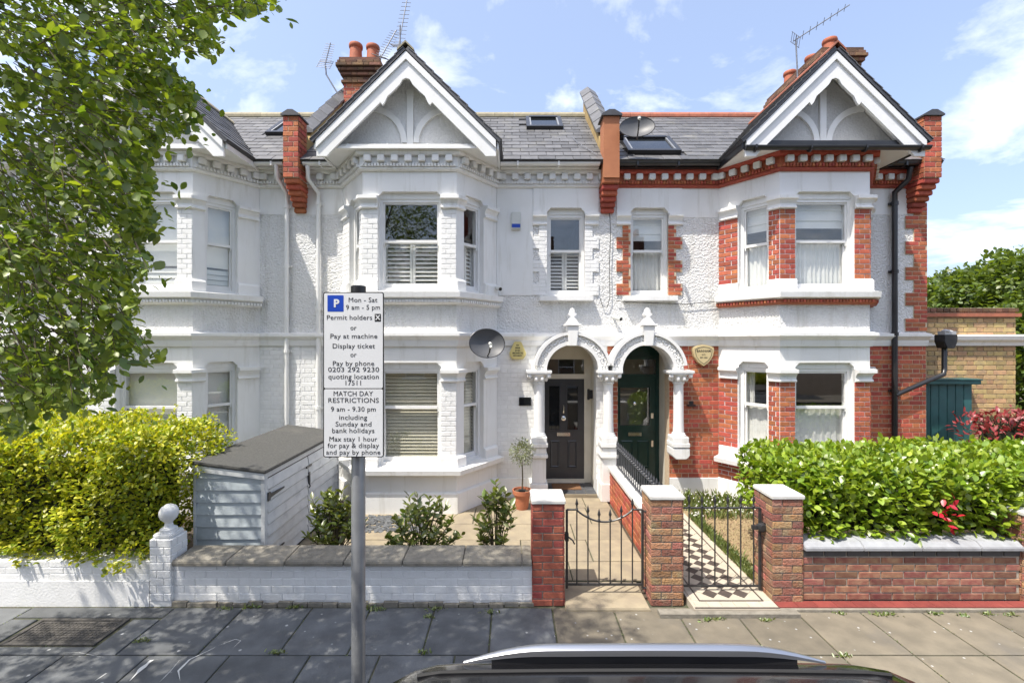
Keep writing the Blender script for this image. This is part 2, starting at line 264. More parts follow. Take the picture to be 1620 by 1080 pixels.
class MB:
    def __init__(s): s.v = []; s.f = []; s.smooth = False
    def add(s, vs, fs):
        k = len(s.v); s.v += [tuple(x) for x in vs]; s.f += [tuple(i + k for i in f) for f in fs]; return s
    def box(s, x0, x1, y0, y1, z0, z1):
        return s.add([(x0, y0, z0), (x1, y0, z0), (x1, y1, z0), (x0, y1, z0), (x0, y0, z1), (x1, y0, z1), (x1, y1, z1), (x0, y1, z1)],
                     [(3, 2, 1, 0), (4, 5, 6, 7), (0, 1, 5, 4), (1, 2, 6, 5), (2, 3, 7, 6), (3, 0, 4, 7)])
    def fbox(s, fr, u0, u1, d0, d1, z0, z1):
        P = fr.p
        return s.add([P(u0, d1, z0), P(u1, d1, z0), P(u1, d0, z0), P(u0, d0, z0), P(u0, d1, z1), P(u1, d1, z1), P(u1, d0, z1), P(u0, d0, z1)],
                     [(3, 2, 1, 0), (4, 5, 6, 7), (0, 1, 5, 4), (1, 2, 6, 5), (2, 3, 7, 6), (3, 0, 4, 7)])
    def prism(s, fr, poly, d0, d1):
        n = len(poly); vs = [fr.p(u, d1, z) for u, z in poly] + [fr.p(u, d0, z) for u, z in poly]
        return s.add(vs, [tuple(range(n)), tuple(range(2 * n - 1, n - 1, -1))] + [(i, i + n, (i + 1) % n + n, (i + 1) % n) for i in range(n)])
    def xprism(s, poly, x0, x1):          # poly in (y,z)
        n = len(poly); vs = [(x0, y, z) for y, z in poly] + [(x1, y, z) for y, z in poly]
        return s.add(vs, [tuple(range(n)), tuple(range(2 * n - 1, n - 1, -1))] + [(i, i + n, (i + 1) % n + n, (i + 1) % n) for i in range(n)])
    def zprism(s, poly, z0, z1):
        n = len(poly); vs = [(x, y, z0) for x, y in poly] + [(x, y, z1) for x, y in poly]
        return s.add(vs, [tuple(range(n)), tuple(range(2 * n - 1, n - 1, -1))] + [(i, i + n, (i + 1) % n + n, (i + 1) % n) for i in range(n)])
    def sweep(s, path, prof):
        n = len(path); k = len(prof); seg = []
        for i in range(n - 1):
            t = Vector((path[i + 1][0] - path[i][0], path[i + 1][1] - path[i][1])).normalized(); seg.append(Vector((t.y, -t.x)))
        vs = []
        for i in range(n):
            if i == 0: m = seg[0]
            elif i == n - 1: m = seg[-1]
            else: m = (seg[i - 1] + seg[i]) / (1 + seg[i - 1].dot(seg[i]))
            for d, z in prof: vs.append((path[i][0] + m.x * d, path[i][1] + m.y * d, z))
        fs = [tuple(range(k)), tuple(range(n * k - 1, (n - 1) * k - 1, -1))]
        for i in range(n - 1):
            for j in range(k):
                a = i * k + j; b = i * k + (j + 1) % k; fs.append((a, b, b + k, a + k))
        return s.add(vs, fs)
    def tube(s, pts, r, n=8, cap=True):
        pts = [Vector(p) for p in pts]; rs = r if isinstance(r, (list, tuple)) else [r] * len(pts); vs = []
        prev = None
        for i, p in enumerate(pts):
            t = (pts[min(i + 1, len(pts) - 1)] - pts[max(i - 1, 0)]).normalized()
            if prev is None: a = t.orthogonal().normalized()
            else:
                a = prev - t * prev.dot(t)
                a = a.normalized() if a.length > 1e-5 else t.orthogonal().normalized()
            prev = a; b = t.cross(a)
            vs += [p + (a * math.cos(2 * math.pi * j / n) + b * math.sin(2 * math.pi * j / n)) * rs[i] for j in range(n)]
        fs = []
        for i in range(len(pts) - 1):
            for j in range(n): fs.append((i * n + j, i * n + (j + 1) % n, (i + 1) * n + (j + 1) % n, (i + 1) * n + j))
        if cap: fs += [tuple(range(n - 1, -1, -1)), tuple(range((len(pts) - 1) * n, len(pts) * n))]
        return s.add(vs, fs)
    def lathe(s, c, prof, n=20, axis=None):
        """prof: (r, h) list, about axis (default z) from centre c"""
        ax = Vector(axis or (0, 0, 1)).normalized(); a = ax.orthogonal().normalized(); b = ax.cross(a); c = Vector(c); vs = []
        for r, h in prof:
            vs += [c + ax * h + (a * math.cos(2 * math.pi * j / n) + b * math.sin(2 * math.pi * j / n)) * max(r, 1e-4) for j in range(n)]
        fs = []
        for i in range(len(prof) - 1):
            for j in range(n): fs.append((i * n + j, i * n + (j + 1) % n, (i + 1) * n + (j + 1) % n, (i + 1) * n + j))
        fs += [tuple(range(n - 1, -1, -1)), tuple(range((len(prof) - 1) * n, len(prof) * n))]
        return s.add(vs, fs)
    def ball(s, c, r, n=10, sq=(1, 1, 1)):
        c = Vector(c); vs = []; m = n // 2 + 1
        for i in range(m + 1):
            th = math.pi * i / m
            for j in range(n): vs.append((c.x + r * sq[0] * math.sin(th) * math.cos(2 * math.pi * j / n), c.y + r * sq[1] * math.sin(th) * math.sin(2 * math.pi * j / n), c.z + r * sq[2] * math.cos(th)))
        return s.add(vs, [(i * n + j, i * n + (j + 1) % n, (i + 1) * n + (j + 1) % n, (i + 1) * n + j) for i in range(m) for j in range(n)])
    def build(s, name, m, parent=None, smooth=False, bevel=0.0, recalc=True, kind=None, label=None, cat=None, group=None):
        me = bpy.data.meshes.new(name)
        xs = [v[0] for v in s.v]; ys = [v[1] for v in s.v]; zs = [v[2] for v in s.v]
        c = Vector(((min(xs) + max(xs)) / 2, (min(ys) + max(ys)) / 2, min(zs)))
        me.from_pydata([(v[0] - c.x, v[1] - c.y, v[2] - c.z) for v in s.v], [], s.f)
        if recalc:
            bm = bmesh.new(); bm.from_mesh(me); bmesh.ops.recalc_face_normals(bm, faces=bm.faces)
            if bevel:
                es = [e for e in bm.edges if len(e.link_faces) == 2 and e.calc_face_angle(0) > 0.6]
                bmesh.ops.bevel(bm, geom=es, offset=bevel, segments=2, affect='EDGES', clamp_overlap=True)
            bm.to_mesh(me); bm.free()
        if smooth:
            for p in me.polygons: p.use_smooth = True
            me.set_sharp_from_angle(angle=math.radians(42))
        me.materials.append(M[m] if isinstance(m, str) else m)
        o = bpy.data.objects.new(name, me); put(o, parent, Matrix.Translation(c)); tag(o, label, cat, group, kind)
        return o
def wall_grid(mb, fr, u0, u1, z0, z1, ops, thick=0.25):
    us = sorted(set([u0, u1] + [x for o in ops for x in o[:2]])); zs = sorted(set([z0, z1] + [x for o in ops for x in o[2:]]))
    us = [u for u in us if u0 <= u <= u1]; zs = [z for z in zs if z0 <= z <= z1]
    P = fr.p
    for i in range(len(us) - 1):
        for j in range(len(zs) - 1):
            a, b, c, d = us[i], us[i + 1], zs[j], zs[j + 1]; mu, mz = (a + b) / 2, (c + d) / 2
            if any(o[0] < mu < o[1] and o[2] < mz < o[3] for o in ops): continue
            mb.add([P(a, 0, c), P(b, 0, c), P(b, 0, d), P(a, 0, d)], [(0, 1, 2, 3)])
            mb.add([P(a, -thick, c), P(b, -thick, c), P(b, -thick, d), P(a, -thick, d)], [(3, 2, 1, 0)])
    for a, b, c, d in ops:
        mb.add([P(a, 0, c), P(a, 0, d), P(a, -thick, d), P(a, -thick, c)], [(0, 1, 2, 3)])
        mb.add([P(b, 0, c), P(b, 0, d), P(b, -thick, d), P(b, -thick, c)], [(3, 2, 1, 0)])
        mb.add([P(a, 0, d), P(b, 0, d), P(b, -thick, d), P(a, -thick, d)], [(0, 1, 2, 3)])
        mb.add([P(a, 0, c), P(b, 0, c), P(b, -thick, c), P(a, -thick, c)], [(3, 2, 1, 0)])

# shared little pieces (unit size, scaled per piece)
def unit_piece(name, c=0.025, cz=0.06, depth_in=0.35):
    me = bpy.data.meshes.new(name)
    v = [(-.5, 0, -.5), (.5, 0, -.5), (.5, 0, .5), (-.5, 0, .5), (-.5, -1 + depth_in, -.5), (.5, -1 + depth_in, -.5), (.5, -1 + depth_in, .5), (-.5, -1 + depth_in, .5),
         (-.5 + c, -1, -.5 + cz), (.5 - c, -1, -.5 + cz), (.5 - c, -1, .5 - cz), (-.5 + c, -1, .5 - cz)]
    f = [(0, 1, 5, 4), (1, 2, 6, 5), (2, 3, 7, 6), (3, 0, 4, 7), (4, 5, 9, 8), (5, 6, 10, 9), (6, 7, 11, 10), (7, 4, 8, 11), (8, 9, 10, 11)]
    return v, f
UP = unit_piece('u')
PIECE = {}
def piece_mesh(mname):
    if mname not in PIECE:
        me = bpy.data.meshes.new('piece_' + mname); me.from_pydata(UP[0], [], UP[1]); me.materials.append(M[mname]); PIECE[mname] = me
    return PIECE[mname]
class Pieces:
    """bricks of one thing: the 300 that show largest become parts, the rest one joined part"""
    def __init__(s, name='brick', limit=300): s.l = []; s.name = name; s.limit = limit
    def rect(s, fr, u0, u1, z0, z1, parent, mat, g=0.075, Ls=0.226, J=0.013, ops=(), pr=0.008, bond='flemish', phase=0, d0=0.0):
        nz = max(1, round((z1 - z0) / g)); gg = (z1 - z0) / nz
        for r in range(nz):
            a, b = z0 + r * gg + J / 2, z0 + (r + 1) * gg - J / 2
            if bond == 'flemish': seq = [Ls, (Ls - J) / 2]; u = u0 - ((r + phase) % 2) * (Ls * 0.75 + J * 0.5)
            elif bond == 'pier': seq = [Ls, (Ls - J) / 2]; u = u0
            else: seq = [Ls]; u = u0 - ((r + phase) % 2) * (Ls + J) / 2
            if bond == 'pier' and (r + phase) % 2: seq = seq[::-1]
            k = 0
            if bond == 'pier':
                tot = sum(seq) + J; fct = (u1 - u0) / (tot + J); seq = [q * fct for q in seq]
            while u < u1 - 0.01:
                w = seq[k % len(seq)]; k += 1
                x0, x1 = max(u, u0) , min(u + w, u1); u += w + J
                if x1 - x0 < 0.025: continue
                segs = [(x0, x1)]
                for o in ops:
                    if o[2] < b - 0.01 and o[3] > a + 0.01:
                        ns = []
                        for q0, q1 in segs:
                            if o[1] <= q0 or o[0] >= q1: ns.append((q0, q1)); continue
                            if o[0] - q0 > 0.02: ns.append((q0, o[0]))
                            if q1 - o[1] > 0.02: ns.append((o[1], q1))
                        segs = ns
                for q0, q1 in segs: s.l.append((fr, q0, q1, a, b, pr + R.uniform(-0.002, 0.002), parent, mat, d0))
    def one(s, fr, u0, u1, z0, z1, pr, parent, mat, d0=0.0): s.l.append((fr, u0, u1, z0, z1, pr, parent, mat, d0))
    def done(s):
        def vis(e):
            fr, u0, u1, z0, z1 = e[:5]; c = fr.p((u0 + u1) / 2, 0, (z0 + z1) / 2); v = Vector((0, 0, CAMZ)) - c; D = v.length
            x = c.x / max(c.y, 0.1) * FPX; y = (c.z - CAMZ) / max(c.y, 0.1) * FPX
            if abs(x) > 815 or abs(y) > 545: return -1
            return (u1 - u0) * (z1 - z0) * fr.n.dot(v / D) / D / D
        sc_ = [(vis(e), i) for i, e in enumerate(s.l)]; sc_.sort(reverse=True)
        keep = set(i for q, i in sc_[:s.limit] if q > 0)
        rest = {}
        for i, (fr, u0, u1, z0, z1, pr, par, mat, d0) in enumerate(s.l):
            mw = Matrix.Translation(fr.p((u0 + u1) / 2, d0, (z0 + z1) / 2)) @ Matrix.Rotation(fr.a, 4, 'Z') @ Matrix.Diagonal((u1 - u0, pr, z1 - z0, 1))
            if i in keep: put(bpy.data.objects.new(s.name, piece_mesh(mat)), par, mw)
            else: rest.setdefault((par.name, mat), (par, mat, []))[2].append(mw)
        for par, mat, l in rest.values():
            mb = MB()
            for mw in l: mb.add([mw @ Vector(v) for v in UP[0]], UP[1])
            mb.build(s.name + 'work', mat, par, recalc=False, kind='stuff')
# flat slabs seen from above: unit box with chamfered top, z from 0 to 1
SL = ([(-.5, -.5, 0), (.5, -.5, 0), (.5, .5, 0), (-.5, .5, 0), (-.5, -.5, .6), (.5, -.5, .6), (.5, .5, .6), (-.5, .5, .6), (-.485, -.485, 1), (.485, -.485, 1), (.485, .485, 1), (-.485, .485, 1)],
      [(0, 1, 5, 4), (1, 2, 6, 5), (2, 3, 7, 6), (3, 0, 4, 7), (4, 5, 9, 8), (5, 6, 10, 9), (6, 7, 11, 10), (7, 4, 8, 11), (8, 9, 10, 11), (3, 2, 1, 0)])
SLM = {}
def slab(name, mat, parent, x0, x1, y0, y1, z0, z1, rz=0.0, mw=None):
    if mat not in SLM:
        me = bpy.data.meshes.new('slab_' + mat); me.from_pydata(SL[0], [], SL[1]); me.materials.append(M[mat]); SLM[mat] = me
    mw = mw or Matrix.Translation(((x0 + x1) / 2, (y0 + y1) / 2, z0)) @ Matrix.Rotation(rz, 4, 'Z') @ Matrix.Diagonal((x1 - x0, y1 - y0, z1 - z0, 1))
    return put(bpy.data.objects.new(name, SLM[mat]), parent, mw)
def text_mesh(name, body, size, loc, mat, parent, bold=0.0, rot=None, sx=1.0, ext=0.0006, line=1.0):
    cu = bpy.data.curves.new('t', 'FONT'); cu.body = body; cu.size = size; cu.align_x = 'CENTER'; cu.align_y = 'CENTER'
    cu.offset = bold; cu.extrude = ext; cu.resolution_u = 3; cu.space_line = line; cu.space_character = 1.04
    ob = bpy.data.objects.new('t', cu); COL.objects.link(ob)
    dg = bpy.context.evaluated_depsgraph_get(); me = bpy.data.meshes.new_from_object(ob.evaluated_get(dg))
    bpy.data.objects.remove(ob); bpy.data.curves.remove(cu)
    me.materials.clear(); me.materials.append(M[mat])
    o = bpy.data.objects.new(name, me)
    return put(o, parent, Matrix.Translation(loc) @ (rot or Matrix.Rotation(math.radians(90), 4, 'X')) @ Matrix.Diagonal((sx, 1, 1, 1)))
# ------------------------------------------------------------------ ground
YF, YB, YW = 8.1, 7.29, 4.83            # facade, bay front, boundary wall
GZ = 0.05                               # front garden level
g = MB(); g.add([(-300, -300, -0.16), (300, -300, -0.16), (300, 300, -0.16), (-300, 300, -0.16)], [(0, 1, 2, 3)]); g.build('ground', 'soil', kind='structure')
g = MB(); g.add([(-60, -6.2, -0.12), (60, -6.2, -0.12), (60, 2.1, -0.12), (-60, 2.1, -0.12)], [(0, 1, 2, 3)]); road = g.build('road', 'asphalt', kind='structure')
g = MB(); g.box(-60, 60, 2.25, 4.95, -0.15, -0.012); pave = g.build('pavement', 'joint', kind='structure')
g = MB(); g.box(-60, 60, -9, -6.2, -0.15, -0.004); g.build('far_pavement', 'flag', kind='structure')
kb = MB(); kb.box(-60, 60, 2.1, 2.25, -0.15, 0.0); kb.build('kerb', 'kerb', kind='structure')
# paving flags
edges = [-8.6, -7.9, -7.2, -6.45, -5.75, -5.05, -4.3, -3.55, -2.82, -2.1, -1.48, -0.81, -0.21, 0.42, 1.06, 1.71, 2.3, 2.94, 3.6, 4.24, 4.85, 5.5, 6.15, 6.8, 7.5, 8.2, 8.9]
rows = [(2.25, 2.86), (2.86, 3.42), (3.42, 4.07), (4.07, 4.80)]
for r, (y0, y1) in enumerate(rows):
    for i in range(len(edges) - 1):
        x0, x1 = edges[i], edges[i + 1]
        if r == 3 and x0 > -5.1 and x1 < -3.5: continue       # the iron cover lies here
        if r % 2 == 0 and r < 3 and x1 < 0.3: x0, x1 = x0 + 0.3, x1 + 0.3
        if 0.4 < x0 < 1.8 and r < 3 and r % 2: x1 += 0
        mat = 'slateflag' if x0 < 0.3 else ('york' if 0.35 < x0 < 0.5 and r == 3 else 'flag')
        if mat == 'york': mat = 'flag'
        slab('paving_flag', mat, pave, x0 + 0.008, x1 - 0.008, y0 + 0.008, y1 - 0.008, -0.012, R.uniform(-0.001, 0.005))
for x0, x1, y0, y1 in [(-5.05, -3.55, 4.62, 4.8), (-5.05, -4.78, 4.07, 4.6), (-3.82, -3.55, 4.07, 4.6), (-4.77, -3.83, 4.07, 4.18)]:
    slab('paving_flag', 'slateflag', pave, x0 + 0.006, x1 - 0.006, y0 + 0.006, y1 - 0.006, -0.012, R.uniform(0, 0.004))
cov = thing('access_cover', 'rectangular rusty iron access cover set in the dark paving flags', 'manhole cover', (-4.3, 4.4, 0))
c1 = MB()
for q in [(-4.74, -3.86, 4.2, 4.235), (-4.74, -3.86, 4.565, 4.60), (-4.74, -4.70, 4.236, 4.564), (-3.90, -3.86, 4.236, 4.564)]: c1.box(*q, -0.011, 0.006)
c1.build('frame', 'iron', cov)
c1 = MB(); c1.box(-4.69, -3.91, 4.245, 4.555, -0.011, 0.002); c1.build('lid', 'iron', cov)
c1 = MB()
for i in range(19):
    for j in range(8): c1.box(-4.67 + i * 0.04, -4.648 + i * 0.04, 4.26 + j * 0.036, 4.278 + j * 0.036, 0.002, 0.007)
c1.build('raised_tread', 'iron', cov, kind='stuff')

# ------------------------------------------------------------------ front gardens
gm = MB(); gm.box(-9.3, 12, 4.95, 8.9, -0.15, GZ - 0.03); gard = gm.build('garden_ground', 'soil', kind='structure')
pg = MB(); pg.box(-2.9, 1.64, 5.25, 8.4, GZ - 0.03, GZ - 0.012); patio = pg.build('patio', 'joint', kind='structure')
y = 5.25
for hgt in (0.45, 0.62, 0.55, 0.66, 0.5):
    x = -2.9 + R.uniform(-0.3, 0)
    while x < 1.63:
        wd = R.choice((0.45, 0.6, 0.75, 0.9)); x0, x1 = max(x, -2.9), min(x + wd, 1.64)
        if 1.64 - x1 < 0.2: x1 = 1.64
        if x1 - x0 > 0.08: slab('stone_flag', 'york', patio, x0 + 0.007, x1 - 0.007, y + 0.007, y + hgt - 0.007, GZ - 0.012, GZ + R.uniform(0.001, 0.006))
        x = x1 + (1 if x1 == 1.64 else 0)
    y += hgt
sg = MB()
slab('entrance_slab', 'york', gard, 0.56, 1.44, 4.72, 5.25, -0.01, 0.035)
# slate chippings by the bay
ch = MB()
for i in range(420):
    x, yy = R.uniform(-2.55, -1.35), R.uniform(6.55, 7.15)
    if R.random() < abs(x + 1.95) * 0.9: continue
    a = R.uniform(0, 6.28); t = R.uniform(-0.5, 0.5); l, ww = R.uniform(0.03, 0.06), R.uniform(0.015, 0.03)
    mw = Matrix.Translation((x, yy, GZ + 0.012)) @ Matrix.Rotation(a, 4, 'Z') @ Matrix.Rotation(t, 4, 'X') @ Matrix.Diagonal((l, ww, 0.012, 1))
    ch.add([mw @ Vector(v) for v in [(-1, -1, -.5), (1, -.8, -.5), (.8, 1, -.5), (-1, .9, -.5), (-.9, -.9, .5), (.9, -.7, .5), (.7, .9, .5), (-.9, .8, .5)]],
           [(3, 2, 1, 0), (4, 5, 6, 7), (0, 1, 5, 4), (1, 2, 6, 5), (2, 3, 7, 6), (3, 0, 4, 7)])
tag(ch.build('slate_chippings', 'slatechip'), 'small heap of blue slate chippings on the patio under the bay', 'slate chippings', kind='stuff')
# gravel bed and checkered path of the red house
gv = MB(); gv.add([(2.6, 4.95, GZ + 0.004), (12, 4.95, GZ + 0.004), (12, 8.1, GZ + 0.004), (2.6, 8.1, GZ + 0.004)], [(0, 1, 2, 3)])
gv.build('gravel_bed', 'gravel', kind='structure')
gs = MB()
for i in range(2600):
    x, yy = R.uniform(2.85, 4.1), R.uniform(5.15, 7.7); s = R.uniform(0.008, 0.018); z = GZ + 0.006
    gs.add([(x - s, yy, z), (x, yy - s, z), (x + s, yy, z), (x, yy + s, z), (x + R.uniform(-.4, .4) * s, yy + R.uniform(-.4, .4) * s, z + s * 1.1)], [(0, 1, 4), (1, 2, 4), (2, 3, 4), (3, 0, 4)])
tag(gs.build('gravel_stones', 'gravel', recalc=False), 'loose golden gravel stones in the bed beside the checkered path', 'gravel', kind='stuff')
px0, px1 = 1.90, 2.73
pb = MB(); pb.box(px0 - 0.03, px1 + 0.02, 4.66, 8.05, -0.05, GZ + 0.012); path = pb.build('checkered_path', 'tilecream', kind='structure')
TZ = GZ + 0.012
d = 0.166; cx = (px0 + px1) / 2
tb = bpy.data.meshes.new('tile_b'); h = d / 2 - 0.0015
tb.from_pydata([(0, -h, 0), (h, 0, 0), (0, h, 0), (-h, 0, 0), (0, -h, .006), (h, 0, .006), (0, h, .006), (-h, 0, .006)], [], [(4, 5, 6, 7), (0, 1, 5, 4), (1, 2, 6, 5), (2, 3, 7, 6), (3, 0, 4, 7)])
tcm = tb.copy(); tb.materials.append(M['tileblack']); tcm.materials.append(M['tilecream'])
HB = []
ny = int((8.0 - 4.86) / (d / 2))
for j in range(ny):
    for i in range(-4, 5):
        if (i + j) % 2: continue
        x = cx + i * d / 2; yy = 4.86 + d / 2 + j * d / 2
        if abs(x - cx) > (px1 - px0) / 2 - 0.075 - d / 2 + 0.03: continue
        HB.append((yy, x, j % 2 == 0))
for k, (yy, x, dark) in enumerate(HB):
    put(bpy.data.objects.new('path_tile', tb if dark else tcm), path, Matrix.Translation((x, yy, TZ)))
bd = MB()
for x0, x1 in ((px0 + 0.075, px0 + 0.087), (px1 - 0.087, px1 - 0.075)): bd.box(x0, x1, 4.80, 8.0, TZ, TZ + 0.007)
bd.box(px0 + 0.088, px1 - 0.088, 4.80, 4.812, TZ, TZ + 0.007); bd.box(px0 - 0.02, px1 + 0.02, 4.668, 4.683, TZ, TZ + 0.007)
bd.build('border_strip', 'tileblack', path)
for i in range(6):
    w6 = (px1 - px0) / 6; slab('border_tile', 'tilecream', path, px0 + i * w6 + .002, px0 + (i + 1) * w6 - .002, 4.69, 4.79, TZ, TZ + 0.006)
for i in range(18):
    for x0, x1 in ((px0, px0 + 0.072), (px1 - 0.072, px1)): slab('border_tile', 'tilecream', path, x0, x1, 4.82 + i * 0.176, 4.994 + i * 0.176, TZ, TZ + 0.006)
kk = MB(); kk.box(1.50, 2.92, 4.60, 4.70, -0.04, 0.045); kk.build('path_step', 'stone', path)

# ------------------------------------------------------------------ houses
ZS0, ZS1 = 2.72, 2.96                   # string course
def cap_prof(z, k=1.0): return [(-.012, z), (.03 * k, z), (.05 * k, z + .012), (.05 * k, z + .03), (.028 * k, z + .045), (.028 * k, z + .08), (.06 * k, z + .135), (.095 * k, z + .15), (.095 * k, z + .20), (-.012, z + .212)]
def base_prof(z, h): return [(-.012, z), (.055, z), (.055, z + h - .035), (.028, z + h), (-.012, z + h)]
def cham(mb, fr, u0, u1, z1, c=0.07, d0=-0.12):
    mb.prism(fr, [(u0 - .001, z1 + .001), (u0 - .001, z1 - c), (u0 + c, z1 + .001)], d0, -0.0015)
    mb.prism(fr, [(u1 + .001, z1 + .001), (u1 - c, z1 + .001), (u1 + .001, z1 - c)], d0, -0.0015)
def window(root, fr, u0, u1, z0, z1, zm, kind, sill=None, wname='window'):
    lz = z1 - 0.10
    m = MB(); F = m.fbox
    F(fr, u0, u0 + .05, -.21, -.085, z0, lz); F(fr, u1 - .05, u1, -.21, -.085, z0, lz)
    F(fr, u0 + .05, u1 - .05, -.21, -.085, lz - .05, lz); F(fr, u0 + .05, u1 - .05, -.21, -.085, z0, z0 + .045)
    win = m.build(wname, 'white2', root)
    m = MB(); m.fbox(fr, u0, u1, -.22, -.07, lz + .001, z1); m.build('lintel', 'white', win)
    a, b = u0 + .05, u1 - .05
    m = MB(); F = m.fbox; e = .028
    F(fr, a, a + e, -.14, -.105, zm, lz - .05); F(fr, b - e, b, -.14, -.105, zm, lz - .05)
    F(fr, a + e, b - e, -.14, -.105, lz - .05 - e, lz - .05); F(fr, a + e, b - e, -.14, -.10, zm, zm + .045)
    for q in (a, b - e): m.prism(fr, [(q, zm), (q + e, zm), (q + e * .7, zm - .05), (q + e * .3, zm - .05)], -.138, -.107)
    m.build('upper_sash', 'white2', win)
    m = MB(); F = m.fbox
    F(fr, a, a + e, -.18, -.145, z0 + .045, zm + .04); F(fr, b - e, b, -.18, -.145, z0 + .045, zm + .04)
    F(fr, a + e, b - e, -.18, -.145, z0 + .045, z0 + .12); F(fr, a + e, b - e, -.18, -.145, zm + .005, zm + .04)
    m.build('lower_sash', 'white2', win)
    m = MB(); m.fbox(fr, a + e, b - e, -.126, -.122, zm + .045, lz - .05 - e); m.build('upper_pane', 'glass', win)
    m = MB(); m.fbox(fr, a + e, b - e, -.166, -.162, z0 + .12, zm + .005); m.build('lower_pane', 'glass', win)
    if sill:
        m = MB(); m.fbox(fr, u0 - sill[0], u1 + sill[0], -.08, sill[1], z0 - .085, z0 - .001); m.build('sill', 'white', win, bevel=.006)
    def slats(za, zb, c0, c1, step, mat, dd=-.235, tilt=.72, nm='louvre'):
        n = max(1, int((zb - za) / step)); st = (zb - za) / n
        for i in range(n):
            z = za + (i + .5) * st; t = st * .5; s_ = math.sin(tilt) * t; c_ = math.cos(tilt) * t
            mm = MB(); mm.add([fr.p(c0, dd + s_, z - c_), fr.p(c1, dd + s_, z - c_), fr.p(c1, dd - s_, z + c_), fr.p(c0, dd - s_, z + c_),
                               fr.p(c0, dd + s_ - .006, z - c_ + .006), fr.p(c1, dd + s_ - .006, z - c_ + .006), fr.p(c1, dd - s_ - .006, z + c_ - .004), fr.p(c0, dd - s_ - .006, z + c_ - .004)],
                              [(0, 1, 2, 3), (7, 6, 5, 4), (0, 4, 5, 1), (3, 2, 6, 7), (0, 3, 7, 4), (1, 5, 6, 2)])
            mm.build(nm, mat, win, recalc=False)
    def curtain(za, zb, c0, c1, dd=-.225, mat='curtain', amp=.022, wl=.075, nm='curtain', flip=0):
        mm = MB(); n = max(8, int((c1 - c0) / .008)); vs = []
        for i in range(n + 1):
            u = c0 + (c1 - c0) * i / n; ph = u / wl * 6.283 + 1.4 * math.sin(u * 9 + fr.o.x)
            for j in range(5):
                z = za + (zb - za) * j / 4; k = amp * (1 - .45 * j / 4)
                vs.append(fr.p(u + .006 * math.sin(u * 31 + j), dd + k * math.sin(ph) + .3 * k * math.sin(ph * 2.3 + j * .3), z))
        mm.add(vs, [(i * 5 + j, (i + 1) * 5 + j, (i + 1) * 5 + j + 1, i * 5 + j + 1) for i in range(n) for j in range(4)])
        mm.build(nm, mat, win, smooth=True, recalc=False)
    if kind == 'shutter':
        mid = (a + b) / 2; za, zb = z0 + .10, zm - .0
        m = MB(); F = m.fbox
        for q0, q1 in ((a - .02, a + .035), (mid - .045, mid - .003), (mid + .003, mid + .045), (b - .035, b + .02)): F(fr, q0, q1, -.25, -.22, za - .04, zb)
        F(fr, a - .02, b + .02, -.255, -.215, zb + .001, zb + .045)
        m.build('shutter_frame', 'white2', win)
        if b - a > .5 or True:
            slats(za, zb, a + .036, mid - .046, .062, 'white2'); slats(za, zb, mid + .046, b - .036, .062, 'white2')
    elif kind == 'venetian':
        slats(z0 + .05, lz - .02, a - .01, b + .01, .055, 'blind', tilt=.62, nm='blind_slat')
    elif kind == 'curtain':
        curtain(z0 + .02, zm + .06, a - .03, b + .03)
        mm = MB(); mm.tube([fr.p(a - .04, -.235, zm + .065), fr.p(b + .04, -.235, zm + .065)], .008, 6); mm.build('curtain_rod', 'white2', win)
        for k, (t0, t1) in enumerate(((.0, .24), (.225, .42))):
            q = lz - (lz - zm)
        mm = MB()
        H = lz + .02
        folds = [H, H - .16, H - .17, H - .33, H - .34, H - .46]
        vs = []
        for i, z in enumerate(folds):
            dd = -.24 + (.02 if i % 2 else 0); vs += [fr.p(a - .03, dd, z), fr.p(b + .03, dd, z)]
        mm.add(vs, [(2 * i, 2 * i + 1, 2 * i + 3, 2 * i + 2) for i in range(len(folds) - 1)]); mm.build('roman_blind', 'whiteblind', win, recalc=False)
    elif kind == 'lowcurtain':
        curtain(z0 + .02, zm - .02, a - .03, b + .03, amp=.012, wl=.13)
        curtain(zm - .1, lz + .02, a - .03, a + .10, amp=.018, wl=.06, dd=-.26)
    elif kind == 'roller':
        zb = z0 + (lz - z0) * .30
        mm = MB(); mm.fbox(fr, a - .03, b + .03, -.228, -.224, zb, lz + .01); mm.fbox(fr, a - .03, b + .03, -.234, -.218, zb - .02, zb)
        mm.build('roller_blind', 'whiteblind', win)
        slats(z0 + .05, zb - .05, a - .01, b + .01, .075, 'whiteblind', dd=-.235, tilt=.3, nm='blind_slat')
    return win

